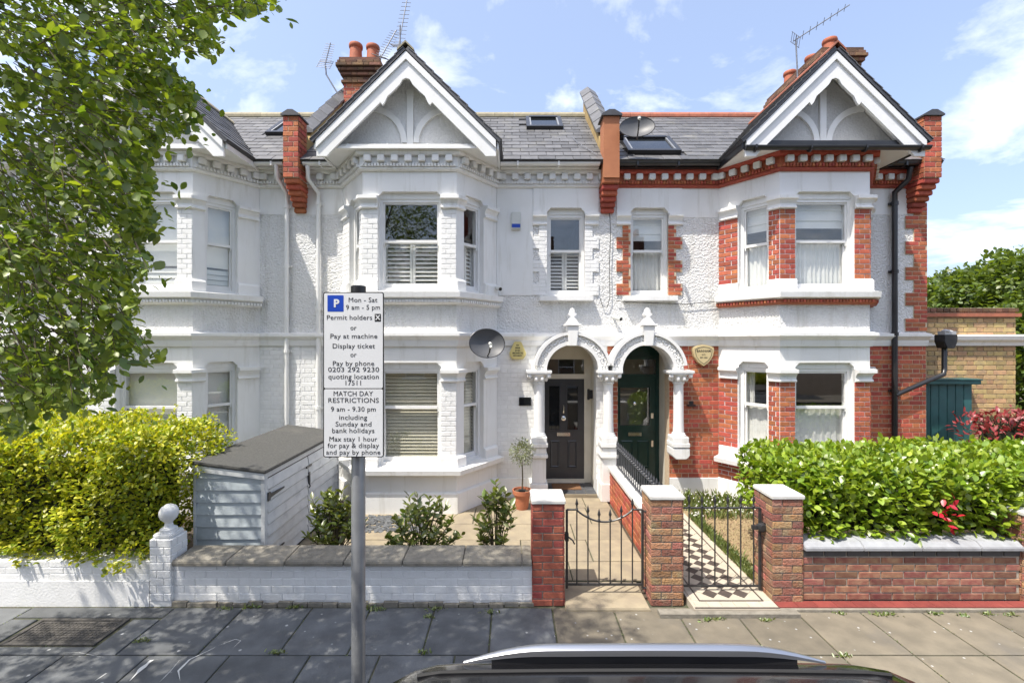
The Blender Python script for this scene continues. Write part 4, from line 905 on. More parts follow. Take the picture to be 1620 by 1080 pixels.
def house(label, xl, xr, c, hf, hb, red, dx, wx, kinds, sky_, brick):
    """terraced house; c bay centre, dx door centre, wx small window centre"""
    global BR
    BR = Pieces('brick', 300)
    root = thing('terraced_house', label, 'house', ((xl + xr) / 2, YF, 0), 'houses of the terrace')
    P = [(xl, YF), (c - hb, YF), (c - hf, YB), (c + hf, YB), (c + hb, YF), (xr, YF)]
    fw = Fr((0, YF), (1, YF))
    mort = 'redmortar' if red else 'wmortar'
    dop = (dx - .46, dx + .46, GZ, 2.78)
    z0u, z1u, zmu = 3.62, 5.20, 4.40
    wop = (wx - .335, wx + .335, 3.60, 5.17)
    # ---- facade walls
    for a, b in ((xl, c - hb), (c + hb, xr)):
        m = MB(); wall_grid(m, fw, a, b, .0, ZS0 + .05, [o for o in [dop] if a < o[0] < b])
        gw = m.build('ground_floor_wall', mort, root, recalc=False)
        m = MB(); wall_grid(m, fw, a, b, ZS0 + .05, 5.6, [o for o in [wop] if a < o[0] < b])
        uw0 = m.build('upper_wall', 'pebble', root, recalc=False)
        if a < wx < b: uw = uw0
        plz = .38
        BR.rect(fw, a + .01, b - .01, plz, ZS0, gw, brick, g=.0795, Ls=.228, J=.013 if red else .009, pr=.008 if red else .005, ops=[dop])
    # plinth
    segs = [(xl, dx - .60), (dx + .60, xr)]
    for a, b in ((xl, c - hb), (c + hb, xr)):
        for q0, q1 in ([(a, b)] if not (a < dx < b) else [(a, dx - .46), (dx + .46, b)]):
            m = MB(); m.fbox(fw, q0, q1, -.02, .035, 0, .38); m.build('plinth', 'white', root)
    # smooth band under the cornice and round the small window
    for a, b in ((xl, c - hb), (c + hb, xr)):
        m = MB()
        if a < wx < b:
            m.prism(fw, [(wx - .58, 4.98), (wx - .58, 5.53), (wx + .58, 5.53), (wx + .58, 4.98), (wx + .335, 4.98), (wx + .335, 5.10), (wx + .265, 5.172), (wx - .265, 5.172), (wx - .335, 5.10), (wx - .335, 4.98)], -.02, .022)
            m.build('window_surround', 'white', uw); m = MB()
            if not red: m.fbox(fw, a, wx - .585, -.02, .012, 3.62, 5.53)
            else: m.fbox(fw, wx + .585, b, -.02, .006, 5.0, 5.53)
        else: m.fbox(fw, a, b, -.02, .006, 5.05, 5.53)
        m.build('frieze_render', 'white', root)
    # ---- bay
    cl, fr_, cr = Fr(P[1], P[2]), Fr(P[2], P[3]), Fr(P[3], P[4]); Lc = cl.L
    ff = (.25, fr_.L - .25); fcl = (Lc - .66, Lc - .17); fcr = (.17, .66)
    m = MB(); ap = MB()
    zg0, zg1, zmg = .80, 2.46, 1.71
    for f, o in ((cl, fcl), (fr_, ff), (cr, fcr)):
        wall_grid(m, f, 0, f.L, 0, 2.9, [(o[0], o[1], zg0, zg1)]); wall_grid(m, f, 0, f.L, 3.40, 5.6, [(o[0], o[1], z0u, z1u)])
        wall_grid(ap, f, 0, f.L, 2.9, 3.40, [])
        cham(m, f, o[0], o[1], zg1); cham(m, f, o[0], o[1], z1u)
    bw = m.build('bay_wall', 'white', root, recalc=False)
    ap.build('bay_apron', 'pebble', bw, recalc=False)
    bay = P[1:5]
    for nm, prof in (('ground_sill', [(-.02, .68), (.10, .68), (.16, .70), (.17, .775), (-.02, .80)]), ('upper_sill', [(-.02, 3.47), (.07, 3.47), (.14, 3.50), (.15, 3.585), (-.02, 3.615)])):
        m = MB(); m.sweep(bay, prof); m.build(nm, 'white', bw)
    m = MB(); m.sweep(bay, [(-.02, 3.385), (.06, 3.40), (.085, 3.42), (.085, 3.469), (-.02, 3.469)]); m.build('sill_moulding', 'redbrick' if red else 'white', bw)
    eg = MB()
    for f in (cl, fr_, cr):
        n = int(f.L / .05)
        for k in range(n): u = (k + .5) * f.L / n; eg.fbox(f, u - .014, u + .014, .08, .112, 3.422, 3.464)
    eg.build('bead_moulding', 'redbrick' if red else 'white', bw, recalc=False, kind='stuff')
    m = MB(); m.sweep(bay, [(-.02, 0), (.045, 0), (.045, .37), (.02, .39), (-.02, .39)]); m.build('bay_plinth', 'white', bw)
    if red:
        for f in (cl, fr_, cr): BR.rect(f, .0, f.L, .39, .68, bw, brick, g=.0725)
    # piers: bricks, capitals, bases
    for (zb0, zb1, zc) in ((.78, .97, 2.15), (3.60, 3.80, 4.92)):
        for f, a, b in ((cl, .0, fcl[0]), (cl, fcl[1], Lc), (fr_, 0, ff[0]), (fr_, ff[1], fr_.L), (cr, 0, fcr[0]), (cr, fcr[1], Lc)):
            if not red and f is cr and a == 0: continue        # smooth rendered faces
            if not red and f is cr: continue
            BR.rect(f, a + .004, b - .004, zb1, zc, bw, brick, g=.0795, bond='pier', pr=.012 if red else .007, J=.013 if red else .009)
        for pth in ([cl.p(.03, 0, 0), cl.p(fcl[0], 0, 0)], [cl.p(fcl[1], 0, 0), cl.p(Lc, 0, 0), fr_.p(ff[0], 0, 0)],
                    [fr_.p(ff[1], 0, 0), fr_.p(fr_.L, 0, 0), cr.p(fcr[0], 0, 0)], [cr.p(fcr[1], 0, 0), cr.p(Lc - .03, 0, 0)]):
            pt = [(v.x, v.y) for v in pth]
            m = MB(); m.sweep(pt, cap_prof(zc)); m.build('pier_capital', 'white', bw)
            m = MB(); m.sweep(pt, base_prof(zb0, zb1 - zb0)); m.build('pier_base', 'white', bw)
    if red:
        for z in (2.15, 4.92): pass
    kg, ku, ks = kinds
    for f, o in ((cl, fcl), (fr_, ff), (cr, fcr)):
        window(root, f, o[0], o[1], zg0, zg1, zmg, kg, wname='bay_window'); window(root, f, o[0], o[1], z0u, z1u, zmu, ku, wname='bay_window')
    # ---- small upper window
    if wx is not None:
        m = MB(); cham(m, fw, wop[0], wop[1], wop[3]); m.build('lintel_chamfer', 'white', uw)
        window(root, fw, wop[0], wop[1], wop[2], wop[3], zmu, ks, sill=(.14, .13))
        for s in (-1, 1):
            a, b = sorted((wx + s * .335, wx + s * .585))
            m = MB(); m.sweep([(a, YF), (b, YF)], cap_prof(4.86)); m.build('pier_capital', 'white', uw)
            for k in range(6):
                za = 3.62 + k * .2065; wd = .25 if k % 2 == 0 else .14
                q0, q1 = (wx - .335 - wd, wx - .335) if s < 0 else (wx + .335, wx + .335 + wd)
                m = MB(); m.fbox(fw, q0, q1, -.02, .018, za, za + .2065); m.build('quoin_bed', mort, uw)
                BR.rect(fw, q0 + .001, q1 - .001, za, za + .2065, uw, brick, g=.0688, Ls=.215, bond='stretcher', phase=k, d0=.018, pr=.008 if red else .005, J=.013 if red else .009)
    # ---- string course, cornice, roof
    m = MB(); m.sweep(P, [(-.02, ZS0), (.035, ZS0), (.05, ZS0 + .06), (.055, ZS0 + .10), (.10, ZS0 + .15), (.12, ZS0 + .17), (.12, ZS0 + .215), (-.02, ZS0 + .24)]); m.build('string_course', 'white', root)
    eaves(root, P, [(xl + .16, c - 1.44), (c + 1.44, xr - .18)], red)
    gable(root, c, red)
    slated_roof(root, xl, xr, c, sky_, red)
    # ---- porch
    porch_inside(root, dx, {0: 'doorgrey', 1: 'doorgreen'}.get(red if dx > -5 else 2, 'pierbrick'), red)
    arch(root, dx, red)
    # ---- rooms behind
    m = MB()
    x0, x1 = xl + .13, xr - .13
    m.add([(x0, 8.36, .1), (x1, 8.36, .1), (x1, 12.6, .1), (x0, 12.6, .1), (x0, 8.36, 5.62), (x1, 8.36, 5.62), (x1, 12.6, 5.62), (x0, 12.6, 5.62)], [(0, 1, 2, 3), (7, 6, 5, 4), (0, 3, 7, 4), (1, 5, 6, 2), (2, 3, 7, 6)])
    m.box(x0, x1, 8.36, 12.6, 2.84, 3.0)
    m.zprism([(c - hb + .3, 8.36), (c - hf + .12, YB + .25), (c + hf - .12, YB + .25), (c + hb - .3, 8.36)], 2.84, 3.0)
    m.zprism([(c - hb + .3, 8.36), (c - hf + .12, YB + .25), (c + hf - .12, YB + .25), (c + hb - .3, 8.36)], 5.5, 5.6)
    m.zprism([(c - hb + .3, 8.36), (c - hf + .12, YB + .25), (c + hf - .12, YB + .25), (c + hb - .3, 8.36)], .04, .1)
    bx = c + hb + .15 if dx > c else c - hb - .15
    m.box(bx, bx + .1, 8.36, 12.6, .1, 2.84); m.box(bx, bx + .1, 8.36, 12.6, 3.0, 5.6)
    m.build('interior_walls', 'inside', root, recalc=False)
    m = MB(); m.box(xl + .01, xl + .12, 8.36, 13.2, 0, 5.6); m.box(xr - .12, xr - .01, 8.36, 13.2, 0, 5.6); m.box(xl + .12, xr - .12, 13.0, 13.2, 0, 5.6); m.build('outer_walls', 'yelbrick', root)
    return root

HW = []
XP1, XP2, XP3 = -3.75, 1.69, 7.37
BR = None
CH = []
h1 = house('white painted terraced house at the left edge, half hidden by the street tree', -9.2, XP1, -5.86, .745, 1.37, 0, -8.54, -8.45, ('roller', 'roller', 'roller'), (-4.75, -3.98, 1.35, 2.2), 'wbrick')
downpipe(h1, [(-4.06, 7.83, 5.83), (-4.06, 7.86, 5.62), (-3.98, 8.03, 5.42), (-3.98, 8.04, 5.2), (-3.98, 8.04, .1)], 'white2', clips=[(-3.98, 8.04, z) for z in (5.15, 4.1, 2.6, 1.2)])
parapet(h1, XP1, .26, 'brick', 'redbrick')
chimney(h1, -3.60, -2.90, 9.75, 11.3, 7.2, 8.84, [(-3.43, 10.0), (-3.07, 10.05), (-3.25, 10.6)])
BR.done()
h2 = house('white painted terraced house with dark grey front door and louvred shutters', XP1, XP2, -1.64, .752, 1.37, 0, 1.04, .956, ('venetian', 'shutter', 'shutter'), (.29, 1.02, 1.75, 2.5), 'wbrick')
column(h2, 1.04 - .575, 0, True); column(h2, 1.675, 0, True)
downpipe(h2, [(-3.52, 7.83, 5.82), (-3.52, 7.86, 5.6), (-3.42, 8.03, 5.42), (-3.42, 8.04, 5.3), (-3.42, 8.04, .1)], 'white2', clips=[(-3.42, 8.04, z) for z in (5.2, 3.35, 1.6)])
parapet(h2, XP2, .29, 'render', 'redbrick')
BR.done()
h3 = house('red brick and white rendered end terrace house with dark green front door', XP2, XP3, 5.01, .722, 1.33, 1, 2.34, 2.44, ('lowcurtain', 'curtain', 'curtain'), (2.02, 2.95, .26, 1.08), 'redbrick')
column(h3, 2.34 + .56, 0, False)
# toothed brick quoins at the end of the red house
fwq = Fr((0, YF), (1, YF))
for k in range(10):
    za = 2.98 + k * .228; wd = .38 if k % 2 == 0 else .23
    m = MB(); m.fbox(fwq, XP3 - wd, XP3, -.02, .018, za, za + .228); q = m.build('quoin_bed', 'redmortar', h3)
    BR.rect(fwq, XP3 - wd + .002, XP3 - .002, za, za + .228, q, 'redbrick', g=.076, bond='stretcher', phase=k, d0=.018)
parapet(h3, 7.14, .29, 'brick', 'redbrick')
chimney(h3, 6.56, 7.28, 9.6, 11.5, 7.0, 8.95, [(6.98, 10.0), (6.98, 10.6), (6.84, 11.2)])
bxp = PX(1417, 8.0)
downpipe(h3, [(bxp + .13, 7.85, 5.80), (bxp + .12, 7.88, 5.6), (bxp, 8.02, 5.42), (bxp, 8.02, 5.2), (bxp, 8.02, .1)], 'blackpl', r=.045, clips=[(bxp, 8.02, z) for z in (5.2, 4.0, 2.9, 1.9, .7)])
downpipe(h3, [(bxp, 8.0, 1.86), (PX(1462, 8.0), 8.0, 2.08), (PX(1494, 8.0), 8.02, 2.22), (PX(1494, 8.05), 8.05, 2.32), (PX(1494, 8.1), 8.1, 2.72)], 'blackpl', r=.04)
m = MB(); hx = PX(1492, 8.1)
m.prism(Fr((hx, 7.95), (hx + 1, 7.95)), [(-.12, 2.92), (-.12, 2.80), (-.07, 2.68), (.07, 2.68), (.12, 2.80), (.12, 2.92)], -.2, 0); m.build('rain_hopper', 'blackpl', h3, bevel=.01)
m = MB(); m.box(hx - .10, hx + .10, 7.96, 8.1, 2.92, 2.98); m.ball((hx - .05, 8.0, 2.98), .06, 8, (1, 1, .6)); m.ball((hx + .05, 8.03, 2.96), .06, 8, (1, 1, .7)); m.build('hopper_liner', 'lead', h3)
BR.done()
# ------------------------------------------------------------------ boundary walls, gate piers
def pier(label, x0, x1, y0, y1, z0, z1, mat, capmat, capt=.045, mort='mortar', cat='gate pier', g=.0765):
    t = thing('gate_pier', label, cat, ((x0 + x1) / 2, (y0 + y1) / 2, z0), 'gate piers')
    m = MB(); e = .012; m.box(x0 + e, x1 - e, y0 + e, y1 - e, z0, z1); core = m.build('mortar_core', mort, t)
    B = Pieces('brick', 300)
    for k, (a, b) in enumerate((((x0 + e, y0 + e), (x1 - e, y0 + e)), ((x1 - e, y0 + e), (x1 - e, y1 - e)), ((x0 + e, y1 - e), (x0 + e, y0 + e)))):
        f = Fr(a, b); B.rect(f, -.008, f.L + .008, z0, z1, core, mat, g=g, bond='pier', phase=k, pr=.014)
    B.done()
    m = MB(); m.box(x0 - .012, x1 + .012, y0 - .014, y1 + .01, z1 + .001, z1 + capt); m.build('cap', capmat, t, bevel=.008)
    return t
pier('dark red brick gate pier with bluish white cap beside the white garden wall', .215, .557, YW, 5.18, -.01, 1.075, 'pierbrick', 'capwhite')
pier('weathered multicoloured brick gate pier between the two garden gates', 1.477, 1.82, YW, 5.18, -.01, 1.12, 'oldbrick', 'capwhite')
pier('weathered brick gate pier at the left end of the laurel hedge', 2.765, 3.094, YW, 5.2, .03, 1.125, 'oldbrick', 'capwhite')
pier('brick pier at the right edge of the picture, ending the hedge wall', 5.42, 5.76, YW, 5.2, .03, .95, 'oldbrick', 'capwhite')

def low_wall(name, label, x0, x1, y0, y1, z0, z1, mat, mort, g=.0765, bond='stretcher', base=None):
    t = thing(name, label, 'wall', ((x0 + x1) / 2, (y0 + y1) / 2, z0))
    m = MB(); m.box(x0, x1, y0 + .012, y1, z0, z1); core = m.build('wall_core', mort, t)
    B = Pieces('brick', 300); f = Fr((x0, y0 + .012), (x1, y0 + .012)); B.rect(f, 0, x1 - x0, z0 + (base or 0), z1, core, mat, g=g, bond=bond, pr=.006 if base else .012, J=.007 if base else .016); B.done()
    return t
wl = low_wall('garden_wall', 'low white painted brick garden wall with grey stone coping', -3.61, .215, YW + .02, 5.08, -.01, .435, 'wallpaint', 'wallpaint', g=.078, base=.045)
m = MB()
for i in range(24):
    x = -3.6 + i * .16; m.box(x, x + .15, YW - .005 - R.uniform(0, .02), YW + .02, -.01, R.uniform(.02, .045))
m.build('rough_footing', 'stone', wl)
js = [272, 358, 451, 544, 637, 732, 826, 842]
for a, b in zip(js[:-1], js[1:]):
    x0, x1 = PX(a, 4.80) , PX(b, 4.80)
    x1 = min(x1, .21)
    m = MB(); m.xprism([(4.785, .436), (4.785, .475), (4.80, .492), (5.10, .505), (5.15, .50), (5.15, .436)], x0 + .004, x1 - .004)
    m.build('coping_stone', 'stone', wl, bevel=.006)
wl2 = thing('garden_wall', 'low white rendered wall under the golden privet hedge', 'wall', (-6.5, 4.95, 0))
m = MB(); m.box(-9.2, -3.85, YW + .012, 5.05, -.01, .47); wc = m.build('wall_core', 'wallpaint', wl2)
m = MB(); m.box(-9.2, -3.85, YW - .004, YW + .011, -.01, .26); m.build('smooth_render', 'wallpaint', wl2)
B = Pieces('brick', 300); f = Fr((-9.2, YW + .012), (-3.85, YW + .012)); B.rect(f, 0, 5.35, .262, .47, wc, 'wallpaint', g=.07, Ls=.30, bond='stretcher', pr=.005, J=.006); B.done()
st = thing('wall_pillar', 'stubby white painted brick pillar topped with a ball finial', 'pillar', (-3.73, 4.95, 0))
m = MB(); m.box(-3.84, -3.615, YW + .0, 5.06, -.01, .70); sc0 = m.build('pillar_core', 'wallpaint', st)
B = Pieces('brick', 300)
for a, b in (((-3.84, YW), (-3.615, YW)), ((-3.615, YW), (-3.615, 5.06))):
    f = Fr(a, b); B.rect(f, 0, f.L, .05, .70, sc0, 'wallpaint', g=.08, bond='pier', pr=.008, J=.008)
B.done()
m = MB(); m.box(-3.83, -3.63, YW + .01, 5.05, .70, .75); m.build('cap', 'wallpaint', st, bevel=.015)
m = MB(); m.lathe((-3.725, 4.94, .75), [(.085, 0), (.08, .03), (.045, .05), (.035, .09), (.05, .11), (.075, .135), (.092, .18), (.09, .22), (.07, .26), (.03, .285), (.0, .29)], 18); m.build('ball_finial', 'wallpaint', st, smooth=True)

wr = low_wall('garden_wall', 'low purple brown brick wall with grey coping under the laurel hedge', 3.096, 5.418, 4.85, 5.08, .045, .505, 'purplebrick', 'mortar', g=.0767)
m = MB(); m.box(3.096, 5.418, 4.862, 5.08, .506, .585); tc_ = m.build('top_course', 'mortar', wr)
B = Pieces('brick', 300); B.rect(Fr((3.096, 4.862), (5.418, 4.862)), 0, 2.322, .506, .585, tc_, 'slatedark', g=.079, bond='stretcher', pr=.014); B.done()
x = 3.1
while x < 5.4:
    x2 = min(x + .62, 5.415); m = MB(); m.xprism([(4.80, .587), (4.80, .625), (4.86, .668), (5.06, .675), (5.12, .63), (5.12, .587)], x, x2 - .004); m.build('coping_stone', 'greycap', wr, bevel=.006); x = x2
m = MB(); m.box(2.76, 6.5, 4.70, 4.95, -.04, .03); rk = m.build('tile_kerb', 'stone', kind='structure')
x = 2.78
while x < 6.4: slab('red_edging_tile', 'tilered', rk, x + .002, x + .203, 4.735, 4.845, .03, .043); x += .205

# divider wall with railing between the two paths
dvw = thing('divider_wall', 'red brick dividing wall with white coping between the two front paths', 'wall', (1.78, 6.5, 0))
m = MB(); m.box(1.682, 1.875, 5.18, 7.80, 0, .60); dcore = m.build('wall_core', 'redmortar', dvw)
B = Pieces('brick', 300); f = Fr((1.682, 7.80), (1.682, 5.18)); B.rect(f, 0, f.L, .03, .60, dcore, 'redbrick', g=.076, bond='flemish'); f = Fr((1.875, 5.18), (1.875, 7.80)); B.rect(f, 0, f.L, .03, .60, dcore, 'redbrick', g=.076); B.done()
for i in range(4): m = MB(); m.box(1.645, 1.905, 5.19 + i * .655, 5.19 + (i + 1) * .655 - .004, .601, .665); m.build('coping_stone', 'capwhite', dvw, bevel=.008)
rl = thing('railing', 'grey iron railing with spiked finials on the dividing wall', 'railing', (1.775, 6.5, .66))
m = MB(); m.box(1.76, 1.79, 5.22, 7.72, 1.0, 1.012); m.build('top_rail', 'greyiron', rl); m = MB(); m.box(1.763, 1.787, 5.22, 7.72, .70, .71); m.build('bottom_rail', 'greyiron', rl)
for i in range(24):
    yy = 5.27 + i * .105
    m = MB(); m.tube([(1.775, yy, .66 if i % 6 == 0 else .705), (1.775, yy, 1.03)], .009, 6); m.lathe((1.775, yy, 1.012), [(.014, 0), (.02, .015), (.01, .03), (.018, .05), (.012, .075), (.002, .115)], 8); m.build('bar', 'greyiron', rl, smooth=True)

def gate(label, x0, x1, zt, sag, zb, fin):
    t = thing('garden_gate', label, 'gate', ((x0 + x1) / 2, 5.0, .1), 'garden gates'); Y = 5.0
    def top(x):
        u = (x - x0) / (x1 - x0)
        if sag and .13 < u < .87: return zt - sag * math.sin((u - .13) / .74 * math.pi) ** .8
        return zt
    for x in (x0 + .012, x1 - .012): m = MB(); m.box(x - .012, x + .012, Y - .012, Y + .012, zb - .03, zt); m.build('stile', 'blackiron', t)
    m = MB(); m.box(x0 + .024, x1 - .024, Y - .009, Y + .009, zb, zb + .02); m.build('bottom_rail', 'blackiron', t)
    n = 24; m = MB(); m.tube([(x0 + .012 + (x1 - x0 - .024) * k / n, Y, top(x0 + (x1 - x0) * k / n)) for k in range(n + 1)], .011, 6); m.build('top_rail', 'blackiron', t, smooth=True)
    for k in range(6):
        x = x0 + (x1 - x0) * (k + 1) / 7 if sag else x0 + .09 + (x1 - x0 - .17) * k / 5; z = top(x)
        m = MB(); m.tube([(x, Y, zb + .02), (x, Y, z + fin * .45)], .0075, 6)
        m.lathe((x, Y, z + .01), [(.008, 0), (.017, .01), (.008, .022), (.010, fin * .4), (.018, fin * .5), (.012, fin * .7), (.002, fin)], 8); m.build('bar', 'blackiron', t, smooth=True)
    if sag:
        m = MB(); m.box(x0 - .01, x0 + .03, Y - .03, Y + .03, .62, .70); m.tube([(x0 + .02, Y - .02, .67), (x0 + .07, Y - .05, .64), (x0 + .09, Y - .05, .60)], .009, 6); m.build('latch', 'blackiron', t)
        m = MB(); m.tube([(x1 + .0, Y, zb - .03), (x1 + .03, Y, zb - .03)], .012, 6); m.tube([(x1 - .01, Y, zt - .02), (x1 + .03, Y, zt - .02)], .012, 6); m.build('hinge', 'blackiron', t)
    else:
        m = MB(); m.box(x1 - .10, x1 + .01, Y - .016, Y + .016, .74, .785); m.lathe((x1 + .0, Y - .02, .77), [(.05, -.02), (.05, .02), (.03, .03)], 12, (0, -1, 0)); m.build('latch', 'blackiron', t)
        m = MB(); m.tube([(x0 - .03, Y, zb), (x0 + .0, Y, zb)], .012, 6); m.tube([(x0 - .03, Y, zt - .02), (x0, Y, zt - .02)], .012, 6); m.build('hinge', 'blackiron', t)
gate('black iron garden gate with a dipped top rail before the stone flagged path', .59, 1.445, .955, .135, .125, .13)
gate('black iron garden gate with a straight top rail before the checkered path', 1.855, 2.735, .975, 0, .11, .135)

# ------------------------------------------------------------------ shed (bike store)
sh = thing('bike_shed', 'pale blue timber bike store with black felt roof behind the white wall', 'shed', (-3.29, 6.45, .05))
SX0, SX1, SY0, SY1 = -3.70, -2.887, 5.30, 7.55
m = MB(); m.box(SX0 + .03, SX1 - .03, SY0 + .03, SY1 - .03, .05, 1.24); core = m.build('inner_frame', 'shed', sh)
ff_ = Fr((SX0, SY0), (SX1, SY0)); H = lambda u: 1.37 - .10 * u / .813
nb = 9
for i in range(nb):
    z0 = .08 + i * .142; z1 = z0 + .14
    tl, tr_ = min(z1, H(.03)), min(z1, H(.78))
    if z0 > H(.8): continue
    m = MB(); P = ff_.p
    m.add([P(.03, .018, z0), P(.785, .018, z0), P(.785, -.002, tr_), P(.03, -.002, tl), P(.03, -.025, z0), P(.785, -.025, z0), P(.785, -.025, tr_), P(.03, -.025, tl)],
          [(0, 1, 2, 3), (7, 6, 5, 4), (0, 4, 5, 1), (3, 2, 6, 7), (0, 3, 7, 4), (1, 5, 6, 2)]); m.build('board', 'shed', sh)
for u0, u1 in ((0, .029), (.786, .83)):
    m = MB(); m.prism(ff_, [(u0, .05), (u1, .05), (u1, H(u1)), (u0, H(u0))], -.04, .016); m.build('corner_post', 'shedd', sh)
m = MB(); m.prism(ff_, [(0, H(0) - .07), (.83, H(.83) - .07), (.83, H(.83)), (0, H(0))], .017, .032); m.build('fascia_board', 'shedd', sh)
fs = Fr((SX1, SY0), (SX1, SY1)); LS = SY1 - SY0
for a, b in ((.05, 1.11), (1.13, 2.19)):
    m = MB(); m.fbox(fs, a, b, -.025, -.004, .10, 1.20); dr = m.build('shed_door', 'bark', sh)  # backing coloured dark so the gaps between boards read as shadow
    for i in range(8):
        z0 = .10 + i * .1375; m = MB(); P = fs.p; z1 = z0 + .120
        m.add([P(a, .024, z0), P(b, .024, z0), P(b, .004, z1), P(a, .004, z1), P(a, -.003, z0), P(b, -.003, z0), P(b, -.003, z1), P(a, -.003, z1)], [(0, 1, 2, 3), (7, 6, 5, 4), (0, 4, 5, 1), (3, 2, 6, 7), (0, 3, 7, 4), (1, 5, 6, 2)]); m.build('board', 'shedd', dr)
    for z in (.28, .98):
        e = a if a < 1 else b; s = 1 if a < 1 else -1
        m = MB(); m.prism(fs, [(e - .02 * s, z - .05), (e + .03 * s, z - .05), (e + .04 * s, z - .025), (e + .36 * s, z - .008), (e + .36 * s, z + .008), (e + .04 * s, z + .025), (e + .03 * s, z + .05), (e - .02 * s, z + .05)], .025, .034); m.build('strap_hinge', 'blackiron', dr)
m = MB(); m.fbox(fs, 1.04, 1.20, .016, .03, 1.03, 1.06); m.fbox(fs, 1.10, 1.14, .016, .035, .80, .96); m.tube([fs.p(1.12, .03, .80), fs.p(1.10, .05, .77), fs.p(1.08, .04, .75)], .01, 6); m.build('hasp', 'blackiron', sh)
m = MB(); m.fbox(fs, 0, .045, -.04, .018, .05, 1.26); m.fbox(fs, 2.2, LS, -.04, .018, .05, 1.26); m.fbox(fs, .046, 2.199, -.04, .018, 1.205, 1.26); m.build('door_surround', 'shedd', sh)
m = MB(); e = .045
pts = [(SX0 - e, SY0 - e, 1.385), (SX1 + e, SY0 - e, 1.27), (SX1 + e, SY1 + e, 1.27), (SX0 - e, SY1 + e, 1.385)]
m.add(pts + [(a, b, c + .035) for a, b, c in pts], [(3, 2, 1, 0), (4, 5, 6, 7), (0, 1, 5, 4), (1, 2, 6, 5), (2, 3, 7, 6), (3, 0, 4, 7)]); m.build('felt_roof', 'felt', sh, bevel=.01)

# ------------------------------------------------------------------ parking sign
SGY = 2.46
sg = thing('parking_sign', 'grey post with a white parking restrictions sign in front of the houses', 'sign', (-.854, 2.53, 0))
m = MB(); m.lathe((-.854, 2.53, -.01), [(.038, 0), (.038, 3.09), (.034, 3.10)], 20); m.build('post', 'galv', sg, smooth=True)
m = MB(); m.lathe((-.854, 2.53, 3.05), [(.041, 0), (.041, .055), (.03, .06)], 20); m.build('post_cap', 'blackpl', sg, smooth=True)
def rrect(x0, x1, z0, z1, r, n=5):
    o = []
    for cx_, cz_, a0 in ((x1 - r, z1 - r, 0), (x0 + r, z1 - r, 90), (x0 + r, z0 + r, 180), (x1 - r, z0 + r, 270)):
        for k in range(n + 1): t = math.radians(a0 + 90 * k / n); o.append((cx_ + r * math.cos(t), cz_ + r * math.sin(t)))
    return o
sx0, sx1, sz0, sz1 = PX(511.3, SGY), PX(607.2, SGY), PZ(723, SGY), PZ(462, SGY)
fsg = Fr((0, SGY), (1, SGY))
m = MB(); m.prism(fsg, rrect(sx0, sx1, sz0, sz1, .012), -.004, 0); pl = m.build('sign_plate', 'signblack', sg)
zs = PZ(614.5, SGY); e = .0052
m = MB(); m.prism(fsg, rrect(sx0 + e, sx1 - e, zs + e * .5, sz1 - e, .009), .0002, .0012); m.build('upper_panel', 'signwhite', pl)
m = MB(); m.prism(fsg, rrect(sx0 + e, sx1 - e, sz0 + e, zs - e * .5, .009), .0002, .0012); m.build('lower_panel', 'signwhite', pl)
for z in (sz0 + .15, sz1 - .15):
    m = MB(); m.box(-.92, -.79, SGY + .005, SGY + .03, z - .02, z + .02); m.tube([(-.854 + .045 * math.cos(t * .524), 2.53 + .045 * math.sin(t * .524), z) for t in range(13)], .008, 6); m.build('clip', 'galv', sg)
def zp(u, v): return PX(490 + u / 3.6, SGY - .0015), PZ(440 + v / 3.6, SGY - .0015)
def sign_text(body, u0, u1, v, mat='signblack', cap=28, bold=0.0):
    x0, z = zp(u0, v); x1, _ = zp(u1, v); size = cap / 3.6 / FPX * SGY / .72
    o = text_mesh('lettering', body, size, (0, 0, 0), mat, pl, bold=bold)
    xs = [vv.co.x for vv in o.data.vertices]; ww = max(xs) - min(xs); s = (x1 - x0) / ww; mid = (max(xs) + min(xs)) / 2
    ys = [vv.co.y for vv in o.data.vertices]
    # baseline is y=0 for align 'CENTER' only approximately: recentre on capital height
    for vv in o.data.vertices: vv.co.x -= mid
    wm = Matrix.Translation(((x0 + x1) / 2, SGY - .0016, z)) @ Matrix.Rotation(math.radians(90), 4, 'X') @ Matrix.Diagonal((s, 1, 1, 1))
    WM[o.name] = wm; o.matrix_basis = wm
for row in [('Mon - Sat', 222, 385, 125), ('9 am - 5 pm', 207, 400, 167), ('Permit holders', 98, 355, 225), ('or', 232, 266, 283), ('Pay at machine', 118, 385, 331), ('Display ticket', 131, 371, 387), ('or', 232, 266, 436),
            ('Pay by phone', 132, 367, 486), ('0203 292 9230', 105, 395, 521), ('quoting location', 106, 393, 561), ('17511', 204, 292, 597), ('MATCH DAY', 136, 360, 658), ('RESTRICTIONS', 106, 393, 696),
            ('9 am - 9.30 pm', 121, 376, 746), ('including', 168, 327, 793), ('Sunday and', 147, 351, 831), ('bank holidays', 128, 368, 868), ('Max stay 1 hour', 112, 384, 916), ('for pay & display', 102, 394, 953), ('and pay by phone', 94, 402, 991)]: sign_text(*row)
a, b = zp(101, 190); c_, d_ = zp(193, 97)
m = MB(); m.prism(fsg, rrect(a, c_, b, d_, .003), .0013, .0019); m.build('parking_symbol', 'signblue', pl)
x_, z_ = zp(152, 145)
o = text_mesh('lettering', 'P', .058, (x_, SGY - .0026, z_), 'signwhite', pl, bold=.0022)
a, b = zp(370, 247); c_, d_ = zp(406, 203)
m = MB(); m.prism(fsg, rrect(a, c_, b, d_, .001), .0013, .0019); m.build('permit_symbol', 'signblack', pl)
x_, z_ = zp(388, 225); text_mesh('lettering', 'X', .034, (x_, SGY - .0026, z_), 'signwhite', pl, bold=.0012)

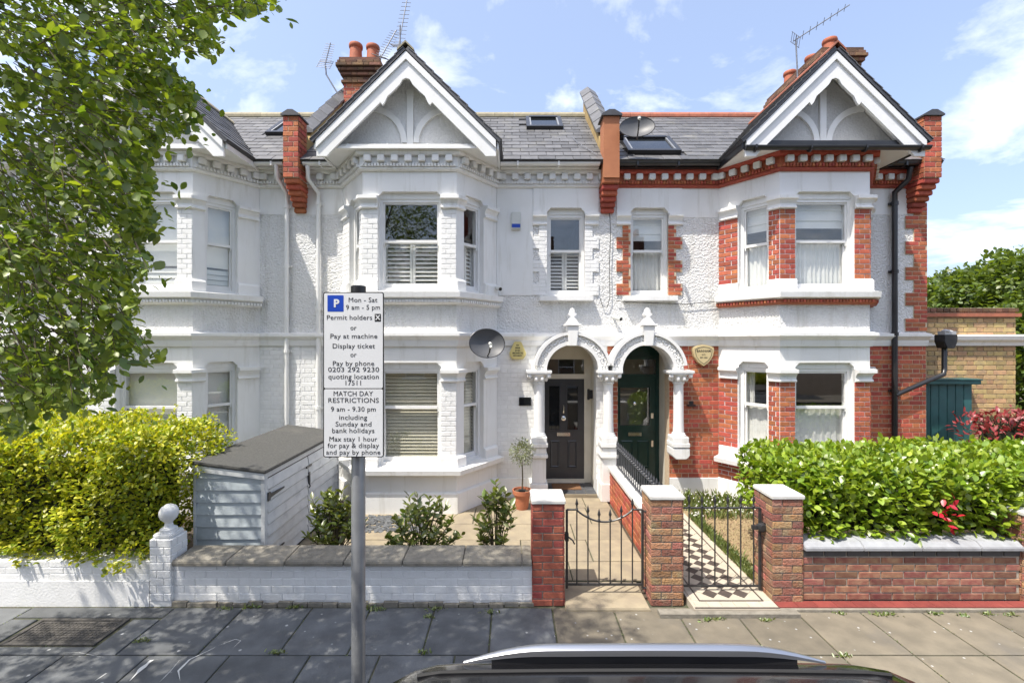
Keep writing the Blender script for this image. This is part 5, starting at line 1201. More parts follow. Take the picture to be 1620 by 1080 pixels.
# ------------------------------------------------------------------ things fixed to the houses
def dish(label, px, py, Y, rw, rh, yaw, pitch, mount):
    c = Vector((PX(px, Y), Y, PZ(py, Y))); t = thing('satellite_dish', label, 'satellite dish', c, 'satellite dishes')
    rt = Matrix.Translation(c) @ Matrix.Rotation(yaw, 4, 'Z') @ Matrix.Rotation(pitch, 4, 'X')
    m = MB(); n = 28; vs = []; fs = []
    for i in range(7):
        r = i / 6
        for j in range(n): th = 6.2832 * j / n; vs.append(rt @ Vector((rw * r * math.cos(th), -.09 * r * r, rh * r * math.sin(th))))
    for i in range(6):
        for j in range(n): fs.append((i * n + j, i * n + (j + 1) % n, (i + 1) * n + (j + 1) % n, (i + 1) * n + j))
    k = len(vs); vs += [v + (rt.to_3x3() @ Vector((0, .012, 0))) for v in vs[:]]; fs += [tuple(x + k for x in reversed(f)) for f in fs]
    fs += [(6 * n + j, 6 * n + (j + 1) % n, k + 6 * n + (j + 1) % n, k + 6 * n + j) for j in range(n)]
    m.add(vs, fs); m.build('reflector', 'dish', t, smooth=True)
    m = MB(); m.tube([rt @ Vector((rw * math.cos(j / 28 * 6.2832), -.09, rh * math.sin(j / 28 * 6.2832))) for j in range(29)], .007, 6); m.build('rim', 'blackpl', t, smooth=True)
    m = MB(); m.tube([rt @ Vector((0, .0, -rh * .9)), rt @ Vector((0.0, -.25, -rh * .75)), rt @ Vector((0, -.34, -rh * .35))], .012, 6); m.build('feed_arm', 'blackpl', t)
    m = MB(); m.tube([rt @ Vector((0, -.36, -rh * .40)), rt @ Vector((0, -.30, -rh * .22))], [.028, .022], 10); m.tube([rt @ Vector((0, -.36, -rh * .46)), rt @ Vector((0, -.37, -rh * .6))], [.02, .02], 8); m.build('receiver', 'alarmw', t)
    m = MB(); m.tube([rt @ Vector((0, .02, 0)), Vector(mount) + Vector((0, -.05, 0)), Vector(mount)], .018, 8); m.box(mount[0] - .06, mount[0] + .06, mount[1] - .01, mount[1] + .01, mount[2] - .08, mount[2] + .08); m.build('wall_bracket', 'blackpl', t)
dish('grey satellite dish on the white bay beside the porch', 769, 545, 7.25, .283, .235, .25, -.25, (PX(738, 7.6), 7.66, 2.72))
dish('dark grey satellite dish high on the roof beside the party wall pier', 1007, 207, 7.62, .285, .215, -.15, -.35, (1.865, 7.85, PZ(213, 7.8)))

def alarm(name, label, cat, px, py, poly, dpt, mat, Y=YF):
    x, z = PX(px, Y - dpt), PZ(py, Y - dpt); f = Fr((x, Y - .01), (x + 1, Y - .01))
    t = thing(name, label, cat, (x, Y, z)); m = MB(); m.prism(f, [(u, z + v) for u, v in poly], -.03, dpt); b = m.build('casing', mat, t, bevel=.01); return t, f, x, z, b
t, f, x, z, b = alarm('alarm_box', 'white alarm box with blue lamp strip high on the white house', 'alarm box', 816.5, 349, rrect(-.085, .085, -.155, .155, .03), .06, 'alarmw')
m = MB(); m.fbox(f, -.075, .075, .0605, .066, z - .125, z - .06); m.build('lamp_strip', 'signblue', t)
hx_ = [(-.06, .165), (.06, .165), (.145, -.03), (.145, -.07), (.10, -.145), (-.10, -.145), (-.145, -.07), (-.145, -.03)]
t, f, x, z, b = alarm('alarm_box', 'yellow hexagonal alarm box beside the porch arch of the white house', 'alarm box', 819, 555, hx_, .08, 'alarmy')
for k, (s, sz) in enumerate((('020', .028), ('8868', .036), ('8153', .036), ('MONROE', .036), ('SECURITY', .03))): text_mesh('lettering', s, sz * 1.15, (x, f.o.y - .0812, z + .10 - k * .046), 'signblack', t, bold=.001)
sh_ = [(0, .19), (.10, .175), (.185, .135), (.185, .07), (.165, -.02), (.10, -.12), (0, -.195), (-.10, -.12), (-.165, -.02), (-.185, .07), (-.185, .135), (-.10, .175)]
t, f, x, z, b = alarm('alarm_box', 'cream shield shaped alarm box on the red brick wall', 'alarm box', 1113, 562, sh_, .09, 'alarmc')
m = MB(); o1 = [(u * .80, z + v * .80) for u, v in sh_]; o2 = [(u * .76, z + v * .76) for u, v in sh_]
for k in range(len(o1)): m.prism(f, [o1[k], o1[(k + 1) % 12], o2[(k + 1) % 12], o2[k]], .0905, .093)
m.build('shield_outline', 'signblack', t)
for s, sz, dz in (('BANHAM', .058, .075), ('0171', .032, .01), ('EST 1926', .032, -.04)): text_mesh('lettering', s, sz, (x, f.o.y - .0912, z + dz), 'signblack', t, bold=.001)
t = thing('name_plate', 'small dark name plate on the white wall left of the porch', 'sign', (PX(830, YF), YF, 1.7))
m = MB(); m.box(PX(821, YF), PX(840, YF), YF - .03, YF - .001, PZ(641, YF), PZ(628, YF)); m.build('plate', 'darkglass', t, bevel=.004)
t = thing('bell_push', 'small metal fixture on the red brick beside the green door', 'bell', (PX(1094, YF), YF, 1.7))
m = MB(); m.box(PX(1087, YF), PX(1099, YF), YF - .05, YF - .003, PZ(642, YF), PZ(639.5, YF)); m.box(PX(1090, YF), PX(1096, YF), YF - .03, YF - .003, PZ(639, YF), PZ(634, YF)); m.build('plate', 'blackiron', t)
t = thing('wall_light', 'small black wall light inside the porch of the grey door', 'wall light', (1.47, 8.4, 1.85))
m = MB(); m.box(1.44, 1.498, 8.43, 8.47, 1.74, 1.90); m.box(1.40, 1.44, 8.42, 8.48, 1.72, 1.92); m.build('lamp_body', 'blackpl', t, bevel=.006)
def camera_unit(label, px, py, Y, k=1):
    x, z = PX(px, Y), PZ(py, Y); t = thing('security_camera', label, 'security camera', (x, Y, z)); m = MB()
    m.tube([(x - .05, Y + .06, z + .04), (x + .03, Y - .08, z - .0)], .035, 12); m.tube([(x - .05, Y + .05, z + .04), (x - .06, Y + .13, z + .04)], .02, 8); m.build('housing', 'alarmw', t, smooth=True)
    m = MB(); m.lathe((x + .03, Y - .08, z), [(.03, 0), (.03, .006)], 12, (.45, -.85, -.3)); m.build('lens', 'signblack', t)
camera_unit('white security camera at the end of the bay sill', 789, 458, 7.95); camera_unit('white security camera above the porch arches', 978, 505, 7.98)

def aerial(root_label, mast, b0, b1, n, el, eldir, refl, Y):
    W = lambda p: Vector((PX(p[0], Y), Y + (p[2] if len(p) > 2 else 0), PZ(p[1], Y)))
    t = thing('roof_aerial', root_label, 'aerial', W(mast[0]), 'television aerials')
    m = MB(); m.tube([W(p) for p in mast], .016, 8); m.build('mast', 'alu', t)
    A, B_ = W(b0), W(b1); m = MB(); m.tube([A, B_], .011, 6); m.build('boom', 'alu', t)
    ed = Vector(eldir).normalized()
    for i in range(n):
        p = A.lerp(B_, (i + .3) / n); m = MB(); q = el * (1 - .25 * i / n); m.tube([p - ed * q, p + ed * q], .0055, 5); m.build('element', 'alu', t)
    rd = Vector(refl).normalized(); m = MB(); c = A.lerp(B_, .03)
    for k in range(5): m.tube([c - ed * el * 1.2 + rd * (k - 2) * .055, c + ed * el * 1.2 + rd * (k - 2) * .055], .005, 5)
    for s in (-1, 1): m.tube([c + ed * s * el * 1.1 - rd * .13, c + ed * s * el * 1.1 + rd * .13], .005, 5)
    m.build('reflector_grid', 'alu', t)
aerial('small television aerial on a bent mast left of the near chimney', [(535, 165), (534, 148), (516, 118), (515, 104)], (514, 103), (523, 68), 10, .12, (1, .15, -.05), (.1, .3, .6), 9.75)
aerial('tall television aerial reaching to the top of the sky above the gable', [(634, 150), (633, 100), (633, 40)], (630, 75), (645, -6), 13, .12, (1, .2, .1), (.1, .9, .3), 9.6)
aerial('tilted television aerial between chimney and gable apex', [(601, 150), (602, 88)], (602, 92), (627, 48), 12, .13, (1, .1, -.25), (.2, .9, .3), 9.8)
aerial('long television aerial slanting upwards over the right gable', [(1264, 165), (1259, 64)], (1256, 65), (1344, 8), 8, .09, (.35, .9, -.75), (-.5, .3, .7), 9.9)

def cable(label, pts, r=.006, mat='blackpl'):
    m = MB(); m.tube(pts, r, 6); return tag(m.build('cable', mat), label, 'cable')
cable('thin grey cable looping down the white wall between the small windows', [(PX(a, 8.06), 8.06, PZ(b, 8.06)) for a, b in ((963, 325), (965, 345), (966, 370), (964, 420), (965, 470), (961, 485), (953, 484), (950, 472))])
cable('thin dark cable running along the render under the small right window', [(PX(a, 8.06), 8.06, PZ(b, 8.06)) for a, b in ((975, 476), (1000, 478), (1085, 481), (1145, 476))])
cable('thin cable hanging down the slate roof beside the middle party wall', [(PX(905, 8.6), 8.6, 6.66), (PX(915, 8.3), 8.3, 6.42), (PX(930, 8.05), 8.05, 6.2), (PX(945, 7.82), 7.82, 6.0)], mat='alu')

# ------------------------------------------------------------------ outbuilding, gate and wall at the right
ob = thing('brick_outbuilding', 'yellow stock brick side wall with white cornice right of the red house', 'outbuilding', (8.7, 8.9, 0))
YO = 8.55; X0, X1 = 7.38, PX(1607, YO); ZT = PZ(487, YO)
m = MB(); m.box(X0, X1, YO + .012, YO + 3.2, 0, ZT); oc = m.build('wall_core', 'yelmortar', ob)
B = Pieces('brick', 300); f = Fr((X0, YO + .012), (X1, YO + .012)); B.rect(f, 0, X1 - X0, .3, PZ(503, YO), oc, 'yelbrick', g=.088, Ls=.235, pr=.012); f2 = Fr((X1, YO + .012), (X1, YO + 3.2)); B.rect(f2, 0, 3.18, .3, PZ(503, YO), oc, 'yelbrick', g=.088, Ls=.235); B.done()
B = Pieces('coping_brick', 60); B.rect(f, -.02, X1 - X0 + .04, PZ(494, YO), ZT, oc, 'soot', g=.12, Ls=.11, bond='stretcher', pr=.03); B.done()
m = MB(); m.box(X0, X1 + .06, YO - .05, YO + .3, PZ(501, YO), PZ(495.5, YO)); m.build('tile_creasing', 'redridge', ob)
m = MB(); m.sweep([(X0 + .25, YO - .003), (11.5, YO - .003)], [(-.02, 2.72), (.03, 2.72), (.05, 2.78), (.10, 2.83), (.12, 2.90), (-.02, 2.93)]); m.build('cornice', 'white', ob)
sd = thing('side_gate', 'dark teal green boarded side door with a flat green roof lip', 'gate', (7.8, 8.4, 0))
gx0, gx1, gy = 7.375, PX(1538, 8.35), 8.35; gz = PZ(607, gy)
nbd = 7
for i in range(nbd):
    w_ = (gx1 - gx0) / nbd; m = MB(); m.box(gx0 + i * w_ + .004, gx0 + (i + 1) * w_ - .004, gy, gy + .04, .05, gz - R.uniform(0, .004)); m.build('board', 'gategreen', sd, bevel=.004)
m = MB(); m.box(gx0, gx1, gy + .041, gy + .10, .05, gz); m.build('frame', 'gategreen', sd)
m = MB(); m.box(gx0 - .02, gx1 + .08, gy - .09, gy + .2, gz + .001, gz + .07); m.box(gx0 - .02, gx1 + .10, gy - .11, gy + .2, gz + .071, gz + .095); m.build('roof_lip', 'gategreen', sd, bevel=.008)
m = MB(); m.box(gx0 + .05, gx0 + .09, gy - .03, gy, 1.0, 1.14); m.build('handle', 'blackiron', sd)

# ------------------------------------------------------------------ potted olive
po = thing('potted_tree', 'small ball shaped olive tree in a terracotta pot by the grey door', 'potted plant', (.16, 7.5, GZ))
cx_, cy_ = .165, 7.5
m = MB(); m.lathe((cx_, cy_, GZ + .005), [(.10, 0), (.135, .24), (.155, .245), (.16, .31), (.145, .31), (.14, .27)], 24); m.build('pot', 'pink', po, smooth=True)
m = MB(); m.lathe((cx_, cy_, GZ + .26), [(.138, 0), (.138, .015), (.05, .03)], 16); m.build('soil', 'soil', po)
m = MB(); m.tube([(cx_, cy_, .3), (cx_ + .01, cy_, .55), (cx_, cy_, .85)], [.014, .011, .009], 8); m.build('stem', 'twig', po)
m = MB(); m.box(cx_ - .06, cx_ + .05, cy_ - .11, cy_ - .03, GZ + .285, GZ + .335); m.build('solar_lamp', 'signblack', po, bevel=.006)

# ------------------------------------------------------------------ parked car under the camera
car = thing('parked_car', 'black parked car, only its roof and silver roof rail in view', 'car', (.6, 1.05, -.12))
yc = 1.08; hw = .88
def cs(x, zb, zt, w, crown=.03):      # body section ring
    n = 12; o = []
    for k in range(n + 1):
        t = -1 + 2 * k / n; o.append((x, yc + w * t, zt + crown * (1 - t * t) - (.10 * max(0, abs(t) - .8) / .2) ** 1.0 * .6))
    return o + [(x, yc + w, (zt + zb) / 2 + .05), (x, yc + w * .97, zb), (x, yc - w * .97, zb), (x, yc - w, (zt + zb) / 2 + .05)]
def loft(mb, secs):
    n = len(secs[0]); k0 = len(mb.v); vs = [p for s in secs for p in s]
    fs = [(i * n + j, i * n + (j + 1) % n, (i + 1) * n + (j + 1) % n, (i + 1) * n + j) for i in range(len(secs) - 1) for j in range(n)] + [tuple(range(n)), tuple(range((len(secs) - 1) * n, len(secs) * n))]
    mb.add(vs, fs)
m = MB(); loft(m, [cs(-1.52, .25, .62, .72), cs(-1.45, .18, .80, .80), cs(-1.0, .12, .88, .87), cs(-.4, .1, .90, .88), cs(.6, .1, .90, .88), cs(1.3, .1, .88, .88), cs(1.9, .1, .82, .87), cs(2.5, .14, .74, .82), cs(2.66, .22, .60, .70)]); m.build('body', 'carblack', car, smooth=True)
m = MB(); loft(m, [cs(-1.30, .80, .92, .74, .02), cs(-.86, .86, 1.38, .70, .03), cs(-.60, .86, 1.52, .69, .03), cs(1.28, .86, 1.52, .69, .03), cs(1.60, .86, 1.42, .70, .03), cs(2.05, .80, .90, .76, .02)]); m.build('windows', 'darkglass', car, smooth=True)
def roofz(x, t): 
    e = min((x + .55), (1.62 - x)); return 1.618 - .0 - .05 * t * t - max(0, .30 - e) ** 2 * 1.2 - .012 * (x - .5) ** 2
m = MB(); nx, nyy = 24, 16; vs = []
for i in range(nx + 1):
    x = -.56 + 2.16 * i / nx
    for j in range(nyy + 1):
        t = -1 + 2 * j / nyy; w_ = .735 - max(0, -.35 - x) * .15 - max(0, x - 1.4) * .15
        vs.append((x, yc + w_ * t, roofz(x, t) - max(0, abs(t) - .86) ** 2 * 2.2))
m.add(vs, [(i * (nyy + 1) + j, (i + 1) * (nyy + 1) + j, (i + 1) * (nyy + 1) + j + 1, i * (nyy + 1) + j + 1) for i in range(nx) for j in range(nyy)])
rfc = m.build('roof_panel', 'carblack', car, smooth=True)
m = MB(); m.add([v for v in []], [])
for s in (-1, 1):
    pts = []; n = 26; yr = yc + s * .685
    for k in range(n + 1):
        u = k / n; x = -.185 + 1.385 * u; lift = min(1, math.sin(min(u, 1 - u) * math.pi * .5 / .22)) if min(u, 1 - u) < .22 else 1
        base = roofz(x, .93) + .0; pts.append((x, yr - s * .02 * (1 - lift), base + .012 + .022 * lift))
    m = MB(); vs = []
    for i, (x, y_, z) in enumerate(pts):
        k = min(1, .25 + .75 * math.sin(min(1, min(i, n - i) / 7) * math.pi / 2)); z -= (1 - k) * .012
        vs += [(x, y_ + a * k, z + b * k) for a, b in ((-.024, -.012), (-.021, .008), (-.008, .017), (.010, .017), (.021, .008), (.024, -.012))]
    fs = [(i * 6 + j, i * 6 + (j + 1) % 6, (i + 1) * 6 + (j + 1) % 6, (i + 1) * 6 + j) for i in range(n) for j in range(6)] + [(0, 1, 2, 3, 4, 5), tuple(range(n * 6 + 5, n * 6 - 1, -1))]
    m.add(vs, fs); rr = m.build('roof_rail', 'carrail', car, smooth=True)
    m = MB()
    vs = []
    for x, y_, z in pts[2:-2]: vs += [(x, y_ - .012, roofz(x, .93) - .03), (x, y_ + .012, roofz(x, .93) - .03), (x, y_ + .012, z - .012), (x, y_ - .012, z - .012)]
    q = len(pts) - 4
    m.add(vs, [(i * 4 + j, i * 4 + (j + 1) % 4, (i + 1) * 4 + (j + 1) % 4, (i + 1) * 4 + j) for i in range(q - 1) for j in range(4)]); m.build('rail_base', 'blackpl', rr)
    m = MB(); m.tube([(-.35 + 1.75 * k / 20, yc + s * .60, roofz(-.35 + 1.75 * k / 20, .82) + .002) for k in range(21)], .007, 6); m.build('roof_seam', 'rubber', rfc)
m = MB(); m.tube([(-.45, yc, roofz(-.45, 0)), (-.52, yc, roofz(-.45, 0) + .05), (-.62, yc, roofz(-.45, 0) + .06)], [.02, .015, .006], 8); m.build('antenna', 'blackpl', car, smooth=True)
for x in (-.95, 1.75):
    for s in (-1, 1):
        y0 = yc + s * .80
        m = MB(); m.lathe((x, y0 - .09, .20), [(.20, 0), (.31, .0), (.32, .03), (.32, .15), (.31, .18), (.20, .18)], 28, (0, 1, 0)); wh = m.build('wheel', 'rubber', car, smooth=True)
        m = MB(); m.lathe((x, y0 - .092, .20), [(.03, 0), (.20, .01), (.20, .174), (.03, .184)], 20, (0, 1, 0)); m.build('rim', 'carrail', wh, smooth=True)
for s in (-1, 1):
    m = MB(); m.box(2.50, 2.60, yc + s * .62 - .12, yc + s * .62 + .12, .52, .64); m.build('headlight', 'alarmw', car, bevel=.02)
    m = MB(); m.box(-1.50, -1.44, yc + s * .64 - .10, yc + s * .64 + .10, .60, .78); m.build('tail_light', 'redlamp', car, bevel=.02)
    m = MB(); m.ball((1.35, yc + s * .98, .98), .10, 12, (.7, 1, .7)); m.build('wing_mirror', 'carblack', car, smooth=True)
    for x in (-.1, .95): m = MB(); m.box(x - .10, x + .10, yc + s * .885 - .015, yc + s * .885 + .015, .70, .73); m.build('door_handle', 'carrail', car, bevel=.006)
# ------------------------------------------------------------------ foliage
LEAF = [(0, 0, 0), (-.19, .16, .03), (-.31, .42, .055), (-.24, .72, .04), (0, 1, -.05), (.24, .72, .04), (.31, .42, .055), (.19, .16, .03), (0, .5, -.0)]
LF = [(0, 1, 2, 8), (8, 2, 3, 4), (8, 4, 5, 6), (0, 8, 6, 7)]
def leaf_mw(p, d, size, wid=1.0, roll=None):
    d = Vector(d).normalized(); up = Vector((R.gauss(0, .5), R.gauss(0, .5), 1)) if roll is None else roll
    x = d.cross(up); x = x.normalized() if x.length > 1e-4 else d.orthogonal().normalized(); z = x.cross(d)
    m = Matrix((x * size * wid, d * size, z * size)).transposed().to_4x4(); m.translation = p
    return m
LMESH = {}
def leaf_mesh(mat):
    if mat not in LMESH:
        me = bpy.data.meshes.new('leaf_' + mat); me.from_pydata(LEAF, [], LF); me.materials.append(M[mat]); me.polygons.foreach_set('use_smooth', [True] * len(me.polygons)); LMESH[mat] = me
    return LMESH[mat]
def foliage(mws, mat, parent, single=300, name='foliage'):
    """leaf matrices -> up to `single` separate leaves that show largest, the rest one mass"""
    def vis(m):
        p = m.translation
        if p.y < .3 or abs(p.x / p.y) > 1.13 or abs((p.z - CAMZ) / p.y) > .76: return 0
        return m.col[1].to_3d().length / p.y + (.02 / max(.1, p.y))
    idx = sorted(range(len(mws)), key=lambda i: -vis(mws[i])) if single else range(len(mws))
    k = 0
    vs, fs = [], []
    for n_, i in enumerate(idx):
        if n_ < single and vis(mws[i]) > 0:
            put(bpy.data.objects.new('leaf', leaf_mesh(mat)), parent, mws[i]); continue
        b = len(vs); mw = mws[i]; vs += [tuple(mw @ Vector(v)) for v in LEAF]; fs += [tuple(q + b for q in f) for f in LF]
    if vs:
        m = MB(); m.v = vs; m.f = fs; o = m.build(name, mat, parent, recalc=False, kind='stuff'); o.data.polygons.foreach_set('use_smooth', [True] * len(fs)); return o
def rdir(up=0.0):
    v = Vector((R.gauss(0, 1), R.gauss(0, 1), R.gauss(0, 1) + up)); return v.normalized()
def inpoly(x, y, P):
    c = False; j = len(P) - 1
    for i in range(len(P)):
        if (P[i][1] > y) != (P[j][1] > y) and x < (P[j][0] - P[i][0]) * (y - P[i][1]) / (P[j][1] - P[i][1]) + P[i][0]: c = not c
        j = i
    return c

# --- street tree: trunk stands left of the frame on the pavement
tr = thing('street_tree', 'leafy green street tree overhanging the pavement at the upper left', 'tree', (-4.35, 2.75, 0))
m = MB(); m.tube([(-4.35, 2.75, -.01), (-4.33, 2.75, .25), (-4.3, 2.74, 1.4), (-4.25, 2.72, 2.4), (-4.3, 2.7, 3.4), (-4.2, 2.7, 5.0), (-4.25, 2.65, 6.6)], [.17, .135, .12, .115, .10, .07, .03], 14); trunk = m.build('trunk', 'bark', tr, smooth=True)
PHOTO = [(-50, -60), (300, -60), (452, 2), (428, 20), (395, 28), (352, 22), (330, 40), (348, 62), (340, 90), (330, 96), (322, 76), (288, 74), (268, 96), (300, 132), (316, 158), (312, 178), (318, 205), (288, 224), (246, 232), (234, 248), (252, 286), (240, 316), (252, 352), (246, 372), (222, 392), (252, 430), (206, 446), (214, 472), (216, 512), (262, 566), (238, 584), (206, 574), (180, 582), (188, 612), (160, 640), (110, 648), (60, 660), (30, 690), (-50, 690)]
tw = []; C0 = Vector((-4.0, 2.5, 5.15)); RAD = Vector((2.95, 1.5, 3.2))
def shades_sign(p):      # the photograph's sign is in full sun
    for z in (2.3, 2.65, 3.0):
        h = (p.z - z)
        if h > 0 and (Vector((-.86 - .4 * h, 2.46 - .3 * h)) - Vector((p.x, p.y))).length < .42: return True
    return False
nin = nout = tries = 0
while (nin < 2000 or nout < 3300) and tries < 200000:
    tries += 1
    if nin < 2000:
        px_, py_, Y = R.uniform(-20, 455), R.uniform(-20, 700), R.uniform(2.0, 3.9)
        p = Vector((PX(px_, Y), Y, PZ(py_, Y))); v = p - C0; v = Vector((v.x / (RAD.x + .15), v.y / (RAD.y + .1), v.z / (RAD.z + .15)))
        if v.length < 1.03 and inpoly(px_, py_, PHOTO) and mnoise.noise(p * 1.9) > -.16 and not shades_sign(p): tw.append((p, True)); nin += 1
    v = Vector((R.uniform(-1, 1), R.uniform(-1, 1), R.uniform(-1, 1)))
    if nout >= 3300 or v.length > 1 or v.length < R.random() ** 1.5 * .75: continue
    p = Vector((C0.x + v.x * RAD.x, C0.y + v.y * RAD.y, C0.z + v.z * RAD.z))
    px_, py_ = 810 + p.x / p.y * FPX, 540 - (p.z - CAMZ) / p.y * FPX
    if -25 < px_ < 1645 and -25 < py_ < 1100: continue
    if p.z < 2.6 and px_ > -200: continue
    if mnoise.noise(p * 1.15) < -.2 or shades_sign(p): continue
    tw.append((p, False)); nout += 1
while nout < 4500:          # unseen upper crown, added to throw more shade on pavement and wall
    v = Vector((R.uniform(-1, 1), R.uniform(-1, 1), R.uniform(-1, 1)))
    if v.length > 1: continue
    p = Vector((-3.75 + v.x * 1.9, 2.3 + v.y * 1.05, 6.7 + v.z * 1.6))
    px_, py_ = 810 + p.x / p.y * FPX, 540 - (p.z - CAMZ) / p.y * FPX
    if (-25 < px_ < 1645 and -25 < py_ < 1100) or shades_sign(p): continue
    tw.append((p, False)); nout += 1
# fine overhanging twigs at the silhouette
for k in range(260):
    q = R.choice(PHOTO[1:-2]); Y = R.uniform(2.2, 2.9); x_, y_ = q[0] - R.uniform(0, 40), q[1] + R.uniform(-18, 14)
    if inpoly(x_, y_, PHOTO) and not shades_sign(Vector((PX(x_, Y), Y, PZ(y_, Y)))): tw.append((Vector((PX(x_, Y), Y, PZ(y_, Y))), True))
lm = []; twm = MB()
for p, ins in tw:
    o = (p - C0); d = (Vector((o.x, o.y, o.z * .5)).normalized() + rdir() * .55 + Vector((0, 0, -.18))).normalized(); L = R.uniform(.10, .22)
    n = R.randint(5, 9)
    e = p + d * L; ok_ = inpoly(810 + e.x / e.y * FPX + 10, 540 - (e.z - CAMZ) / e.y * FPX, PHOTO)
    if (ins and ok_) or (not ins and R.random() < .2): twm.tube([p - d * .06, p + d * L], [.003, .001], 4, cap=False)
    for k in range(n):
        t = k / (n - 1); q = p + d * L * t; ld = (d * .6 + rdir() * .9 + Vector((0, 0, -.30))).normalized()
        if ins:
            e = q + ld * .05; ex, ey = 810 + e.x / e.y * FPX, 540 - (e.z - CAMZ) / e.y * FPX
            if not inpoly(ex + 12 * mnoise.noise(Vector((ex * .03, ey * .03, 0))), ey + 12 * mnoise.noise(Vector((ex * .03, ey * .03, 7))), PHOTO) and R.random() < .93: continue
        lm.append(leaf_mw(q, ld, R.uniform(.032, .07), R.uniform(.85, 1.1)))
crown = thing('crown', '', '', (0, 0, 0)) if False else None
m = MB()
for k in range(26):
    p, ins = R.choice([q for q in tw if not q[1] and q[0].x < -2.6]); s = Vector((-4.25, 2.7, R.uniform(2.4, 5.6))); mid = s.lerp(p, .5) + Vector((0, 0, .3))
    m.tube([s, mid, p], [.05, .03, .008], 6)
m.build('limbs', 'bark', tr, smooth=True)
cw = twm.build('crown', 'twig', tr, recalc=False)
foliage(lm, 'leaf', cw, 300)

# --- hedges
def hedge(name, label, x0, x1, y0, y1, z0, z1, mat, n, size, wid, core=.16, lump=.10, group=None, hang=.0, spr=None, single=300, cat='hedge'):
    t = thing(name, label, cat, ((x0 + x1) / 2, (y0 + y1) / 2, GZ))
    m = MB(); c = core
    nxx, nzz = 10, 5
    m.box(x0 + c, x1 - c, y0 + c, y1 - c, z0 + .02, z1 - c * 1.25)  # solid near-black box stands in for the shaded inside, twigs on top
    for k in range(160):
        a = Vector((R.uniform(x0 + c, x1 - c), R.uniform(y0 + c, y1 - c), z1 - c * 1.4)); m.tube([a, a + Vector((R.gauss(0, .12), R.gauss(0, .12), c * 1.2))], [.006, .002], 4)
    m.build('dark_core_twigs', 'hedgecore', t)
    m = MB()
    for k in range(10):
        x = x0 + .2 + (x1 - x0 - .4) * k / 9; m.tube([(x, (y0 + y1) / 2, GZ - .03), (x + .05, (y0 + y1) / 2, z0 + .3)], .02, 6)
    m.build('stems', 'bark', t)
    mws = []; A = [((x1 - x0) * (z1 - z0), 'f'), ((x1 - x0) * (y1 - y0), 't'), ((y1 - y0) * (z1 - z0) * .8, 'l'), ((y1 - y0) * (z1 - z0) * .8, 'r'), ((x1 - x0) * (z1 - z0) * .4, 'b')]
    tot = sum(a for a, _ in A)
    for i in range(n):
        r = R.random() * tot
        for a, s in A:
            r -= a
            if r <= 0: break
        x, y, z = R.uniform(x0, x1), R.uniform(y0, y1), R.uniform(z0, z1); dp = abs(R.gauss(0, .085)) if R.random() < .66 else R.uniform(.12, .34)
        if s == 'f': y = y0; nrm = Vector((0, -1, 0))
        elif s == 't': z = z1; nrm = Vector((0, 0, 1))
        elif s == 'l': x = x0; nrm = Vector((-1, 0, 0))
        elif s == 'r': x = x1; nrm = Vector((1, 0, 0))
        else: y = y1; nrm = Vector((0, 1, 0))
        p = Vector((x, y, z)); lp = mnoise.noise(p * 1.9) * lump + mnoise.noise(p * 6.0) * lump * .45
        # round the shoulders
        ez = max(0, (z - (z1 - .22)) / .22); ey = max(0, ((y0 + .22) - y) / .22); ex = max(0, max((x0 + .2) - x, x - (x1 - .2)) / .2)
        rnd_ = (.09 + lump * .45) * (ez * ey + ez * ex + ey * ex)
        p = p - nrm * (dp + rnd_ - lp)
        if R.random() < .10 and s == 't': p.z += abs(R.gauss(0, .04))
        d = (nrm * .7 + rdir() * .8 + Vector((0, 0, .25))).normalized()
        mws.append(leaf_mw(p, d, size * R.uniform(.7, 1.2), wid))
    if spr:
        for sx_, sy_, sz_, hh in spr:
            for k in range(14):
                q = k / 13; mws.append(leaf_mw(Vector((sx_ + .02 * math.sin(q * 9), sy_, sz_ + hh * q)), Vector((R.uniform(-1, 1), R.uniform(-1, 1), .7)), size * .9, wid))
    foliage(mws, mat, t, single)
    return t
hl = hedge('privet_hedge', 'large golden green privet hedge above the white wall at the left', -8.2, -3.84, 4.84, 6.1, .42, 1.80, 'privet', 44000, .052, 1.0, core=.36, lump=.30, spr=[(PX(258, 5.6), 5.6, 1.75, .22), (PX(275, 5.7), 5.7, 1.72, .28), (PX(178, 5.5), 5.5, 1.75, .15), (PX(140, 5.5), 5.5, 1.78, .14), (PX(290, 5.8), 5.8, 1.7, .15)])
hr = hedge('laurel_hedge', 'glossy green laurel hedge above the low brick wall at the right', 3.15, 7.9, 4.93, 6.35, .62, 1.40, 'laurel', 17000, .085, 1.0, core=.30, lump=.13, spr=[(PX(1240, 5.9), 5.9, 1.38, .14), (PX(1275, 5.9), 5.9, 1.38, .12), (PX(1390, 5.8), 5.8, 1.38, .12)])
mws = []
for k in range(16): mws.append(leaf_mw(Vector((PX(1492, 4.95) + R.gauss(0, .06), 4.86 + R.uniform(-.03, .05), PZ(805, 4.95) + R.gauss(0, .08))), Vector((R.gauss(0, 1), -1, R.gauss(0, 1))), .085, .9))
for mw in mws: put(bpy.data.objects.new('crimson_leaf', leaf_mesh('crimson')), hr, mw)
ph = hedge('photinia_bush', 'red leaved photinia bush behind the right end of the laurel hedge', PX(1545, 7.6), PX(1660, 7.6), 7.2, 8.0, .3, PZ(655, 7.6), 'redleaf', 900, .11, .7, core=.22, lump=.2, single=200, cat='bush')

